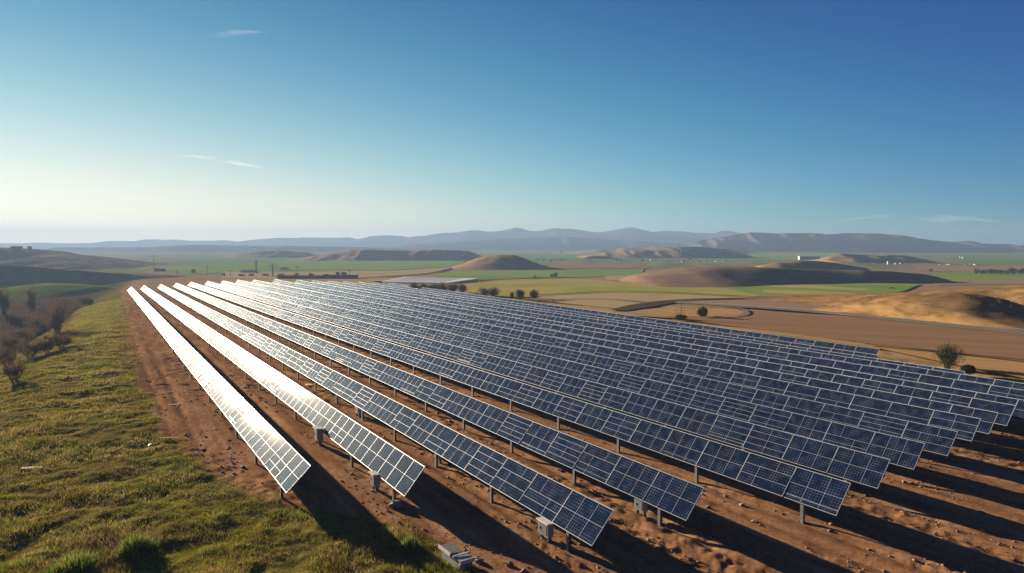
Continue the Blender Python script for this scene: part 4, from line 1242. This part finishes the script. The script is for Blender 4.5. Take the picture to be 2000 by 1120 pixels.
# ------------------------------------------------------------------ buildings
def house(px, py, wpx, hpx, label, group=None, name='house', wall=None, roof=None, depth=0.7, yaw=None, flat=False, cat='house', nwin=0, at=None):
    b = gp(px, py) if at is None else at; s = b.y / F; w = wpx * s; h = hpx * s; d = w * depth
    r = empty(name, b, R(rnd.uniform(-25, 25)) if yaw is None else yaw); tag(r, label, cat, group)
    m = MB(); hw = h * (1.0 if flat else .62)
    m.box(-w / 2, w / 2, -d / 2, d / 2, -1.0, hw)
    if not flat:
        m.tri((-w / 2, -d / 2, hw), (-w / 2, 0, h * .98), (-w / 2, d / 2, hw)); m.tri((w / 2, -d / 2, hw), (w / 2, d / 2, hw), (w / 2, 0, h * .98))
    m.build('wall', wall or M_HWALL, r)
    m = MB(); e = w * .03; t = h * .05
    if flat: m.box(-w / 2 - e, w / 2 + e, -d / 2 - e, d / 2 + e, hw + .01, hw + t)
    else:
        for sy in (-1, 1):
            m.hexa([(-w / 2 - e, sy * (d / 2 + e), hw - t), (w / 2 + e, sy * (d / 2 + e), hw - t), (w / 2 + e, 0, h), (-w / 2 - e, 0, h),
                    (-w / 2 - e, sy * (d / 2 + e), hw), (w / 2 + e, sy * (d / 2 + e), hw), (w / 2 + e, 0, h + t), (-w / 2 - e, 0, h + t)])
    m.build('roof', roof or M_HROOF, r)
    for k in range(nwin):
        x = -w / 2 + w * (k + .5) / nwin
        m = MB(); m.box(x - w / nwin * .28, x + w / nwin * .28, -d / 2 - .06, -d / 2 - .01, hw * .25, hw * .8); m.build('window', M_DARK, r)
    return r
def hamlet(n, x0, x1, py, label, group, wr=(2.0, 4.2), hr=(1.3, 2.2), seed=1):
    q = random.Random(seed)
    for k in range(n):
        house(q.uniform(x0, x1), py + q.uniform(-.6, .8), q.uniform(*wr), q.uniform(*hr), label, group, roof=q.choice((M_HROOF, M_HGREY, M_HGREY)))
hamlet(12, 1200, 1275, 508.5, 'tiny white house in the far hamlet right of the round hill', 'hamlet right of the round hill', seed=1)
hamlet(14, 1330, 1425, 511.5, 'tiny white house in the far village before the long brown rise', 'village before the long brown rise', seed=2)
hamlet(9, 1045, 1115, 508.5, 'tiny pale house just behind the round hill', 'houses behind the round hill', (3, 6), (2, 3), seed=3)
hamlet(10, 1835, 1910, 517.5, 'tiny white house in the village below the right mountains', 'village below the right mountains', seed=4)
hamlet(4, 1868, 1890, 504.5, 'white farm building in the green plain at far right', 'farm in the plain at far right', (3, 5), (2, 3), seed=5)
hamlet(5, 1700, 1765, 516, 'tiny pale house beside the small white tower', 'houses beside the white tower', (3, 6), (2, 3), seed=6)
hamlet(5, 975, 1010, 490, 'tiny pale house far behind the round hill near its top', 'houses far behind the round hill', (3, 5), (1.5, 2.3), seed=7)
house(1735, 516.5, 4, 5.6, 'small white tower among tiny houses at the foot of a dark hill', name='tower', flat=True, cat='tower', yaw=0.1)
house(1580, 508, 40, 7, 'long white building with a row of dark openings before the mountains', name='long_building', roof=M_HGREY, depth=.2, yaw=0.0, flat=True, cat='building', nwin=12)
house(884, 489, 5, 4, 'small white block on the crest of the brown ridge', name='block', flat=True, cat='building', yaw=0)
house(600, 545, 110, 6.5, 'long dark low shed beyond the far row ends, left one', name='shed', wall=M_SHED, roof=M_SHED, depth=.12, yaw=0.02, cat='shed')
house(668, 545, 60, 7.5, 'dark low shed beyond the far row ends, right one', name='shed', wall=M_SHED, roof=M_SHED, depth=.2, yaw=-.03, cat='shed')
house(660, 541, 7, 9, 'left grey block standing behind the dark low sheds', name='block', wall=M_SHED, flat=True, cat='building', yaw=0)
house(672, 541, 9, 9, 'right grey block standing behind the dark low sheds', name='block', wall=M_SHED, flat=True, cat='building', yaw=0)
house(487, 533, 30, 5, 'low shed with pale roof by the pylons', name='shed', roof=M_HGREY, wall=M_STEEL, depth=.4, yaw=.1, cat='shed')
house(312, 530, 18, 5, 'low dark house at the foot of the tall utility pole', name='house', wall=M_SHED, depth=.5, yaw=0, cat='house')
house(738, 555, 16, 6, 'white cabin at the far corner of the panel field', name='cabin', flat=True, cat='cabin', yaw=.1)
for px, w in ((28, 12), (38, 9), (58, 6)):
    house(px, 486, w, 5, {28: 'dark farmhouse on the skyline of the left hill', 38: 'small barn beside the farmhouse on the left skyline', 58: 'lone tall barn right on the left hill skyline'}[px], name='farmhouse', wall=M_SHED, cat='house', at=at_dist(px, 486.5, 798))

def long_roof():
    a = gp(746, 552.5); b2 = gp(868, 554.6); d = (b2 - a); L = d.length
    r = empty('long_shed', a, math.atan2(d.y, d.x)); tag(r, 'very long low shed with a bright white sloping roof', 'shed')
    D = 26
    def slab(m, z0, z1, e, y0, y1): m.hexa([(-e, y0 - e, z0[0]), (L + e, y0 - e, z0[0]), (L + 9 + e, y1 + e, z0[1]), (-e, y1 + e, z0[1]), (-e, y0 - e, z1[0]), (L + e, y0 - e, z1[0]), (L + 9 + e, y1 + e, z1[1]), (-e, y1 + e, z1[1])])
    m = MB(); slab(m, (-1, -1), (0.5, 2.0), 0, 0, D); m.build('wall', M_HWALL, r)
    m = MB(); slab(m, (0.51, 2.01), (0.68, 2.18), .5, 0, D); roof = m.build('roof', M_HGREY, r)
    m = MB()
    for k in range(1, 14):
        x = L * k / 14; m.hexa([(x - .12, 0, .69), (x + .12, 0, .69), (x + .12, D, 2.19), (x - .12, D, 2.19), (x - .12, 0, .78), (x + .12, 0, .78), (x + .12, D, 2.28), (x - .12, D, 2.28)])
    m.build('roof_seam', M_BOX, roof)
long_roof()

# ------------------------------------------------------------------ clouds
M_CLOUD = bpy.data.materials.new('cloud_vapour'); M_CLOUD.use_nodes = True
_n = M_CLOUD.node_tree; _n.nodes.clear()
_o = _n.nodes.new('ShaderNodeOutputMaterial'); _v = _n.nodes.new('ShaderNodeVolumePrincipled')
_v.inputs['Color'].default_value = (0.95, 0.95, 0.95, 1); _v.inputs['Density'].default_value = 0.0016; _v.inputs['Anisotropy'].default_value = 0.2
_g = _n.nodes.new('ShaderNodeNewGeometry'); _mp = _n.nodes.new('ShaderNodeMapping'); _mp.inputs['Scale'].default_value = (0.0016, 0.0010, 0.0075); _mp.inputs['Rotation'].default_value = (0, R(-12), 0)
_nz = _n.nodes.new('ShaderNodeTexNoise'); _nz.inputs['Scale'].default_value = 1.0; _nz.inputs['Detail'].default_value = 4
_r = _n.nodes.new('ShaderNodeMapRange'); _r.inputs['From Min'].default_value = 0.41; _r.inputs['From Max'].default_value = 0.75; _r.inputs['To Max'].default_value = 0.0013
_n.links.new(_g.outputs['Position'], _mp.inputs['Vector']); _n.links.new(_mp.outputs[0], _nz.inputs['Vector']); _n.links.new(_nz.outputs[0], _r.inputs['Value']); _n.links.new(_r.outputs[0], _v.inputs['Density'])
_n.links.new(_v.outputs[0], _o.inputs['Volume'])
def cloud(name, pts, Y, label, dens=1.0, seed=1, nseg=46):
    """a drawn out wisp: centre points (px, py, half height px), a closed lens-shaped tube"""
    P = [(at_dist(p[0], p[1], Y), p[2] / F * Y) for p in pts]
    v = []; NR = 12
    for k in range(nseg):
        t = k / (nseg - 1) * (len(P) - 1); i = min(int(t), len(P) - 2); u = t - i
        c = P[i][0].lerp(P[i + 1][0], u); r = P[i][1] * (1 - u) + P[i + 1][1] * u
        r *= (0.55 + 0.9 * float(fbm(np.array(k * 0.28 + seed * 9), np.array(seed * 1.7), 3))) * math.sqrt(max(0.02, math.sin(math.pi * (k + .2) / (nseg - .6))))
        for j in range(NR):
            a = 2 * math.pi * j / NR; q = 0.75 + 0.5 * float(fbm(np.array(k * .4 + j), np.array(j * .7 + seed), 2))
            v.append((c.x + math.cos(a) * r * .4, c.y + math.cos(a) * r * 4.0 * q, c.z + math.sin(a) * r * q))
    f = []
    for k in range(nseg - 1):
        for j in range(NR):
            j2 = (j + 1) % NR; f.append((k * NR + j, k * NR + j2, (k + 1) * NR + j2, (k + 1) * NR + j))
    me = bpy.data.meshes.new(name); me.from_pydata(v, [], f + [tuple(range(NR))[::-1], tuple((nseg - 1) * NR + j for j in range(NR))]); me.materials.append(M_CLOUD); me.update()
    tag(link(name, me), label, 'cloud')
cloud('cloud', [(336, 302, 1), (380, 306, 3), (430, 312, 5), (470, 319, 4), (510, 328, 2.2), (548, 337, 1)], 8500, 'thin bright streak of cloud sloping down in the left sky', seed=1)
cloud('cloud', [(405, 70, 2), (425, 71, 5), (445, 65, 3.5), (490, 63, 2.5), (535, 64, 1)], 6500, 'faint small wisp of cloud high in the left sky', seed=3)
cloud('cloud', [(1635, 432, 3), (1700, 424, 5), (1760, 424, 7), (1830, 427, 8), (1900, 428, 6), (1970, 436, 3)], 9000, 'low pale cloud bank above the right mountains', seed=5)

# ------------------------------------------------------------------ air
def haze():
    m = bpy.data.materials.new('air'); m.use_nodes = True
    nt = m.node_tree; nt.nodes.clear()
    o = nt.nodes.new('ShaderNodeOutputMaterial'); v = nt.nodes.new('ShaderNodeVolumePrincipled')
    v.inputs['Color'].default_value = (0.205, 0.325, 0.52, 1)
    v.inputs['Density'].default_value = 0.00029
    v.inputs['Anisotropy'].default_value = 0.2
    nt.links.new(v.outputs[0], o.inputs['Volume'])
    b = MB(); b.box(-4700, 4700, -400, 5300, -16, 128)
    tag(b.build('haze', m), kind='stuff')
haze()
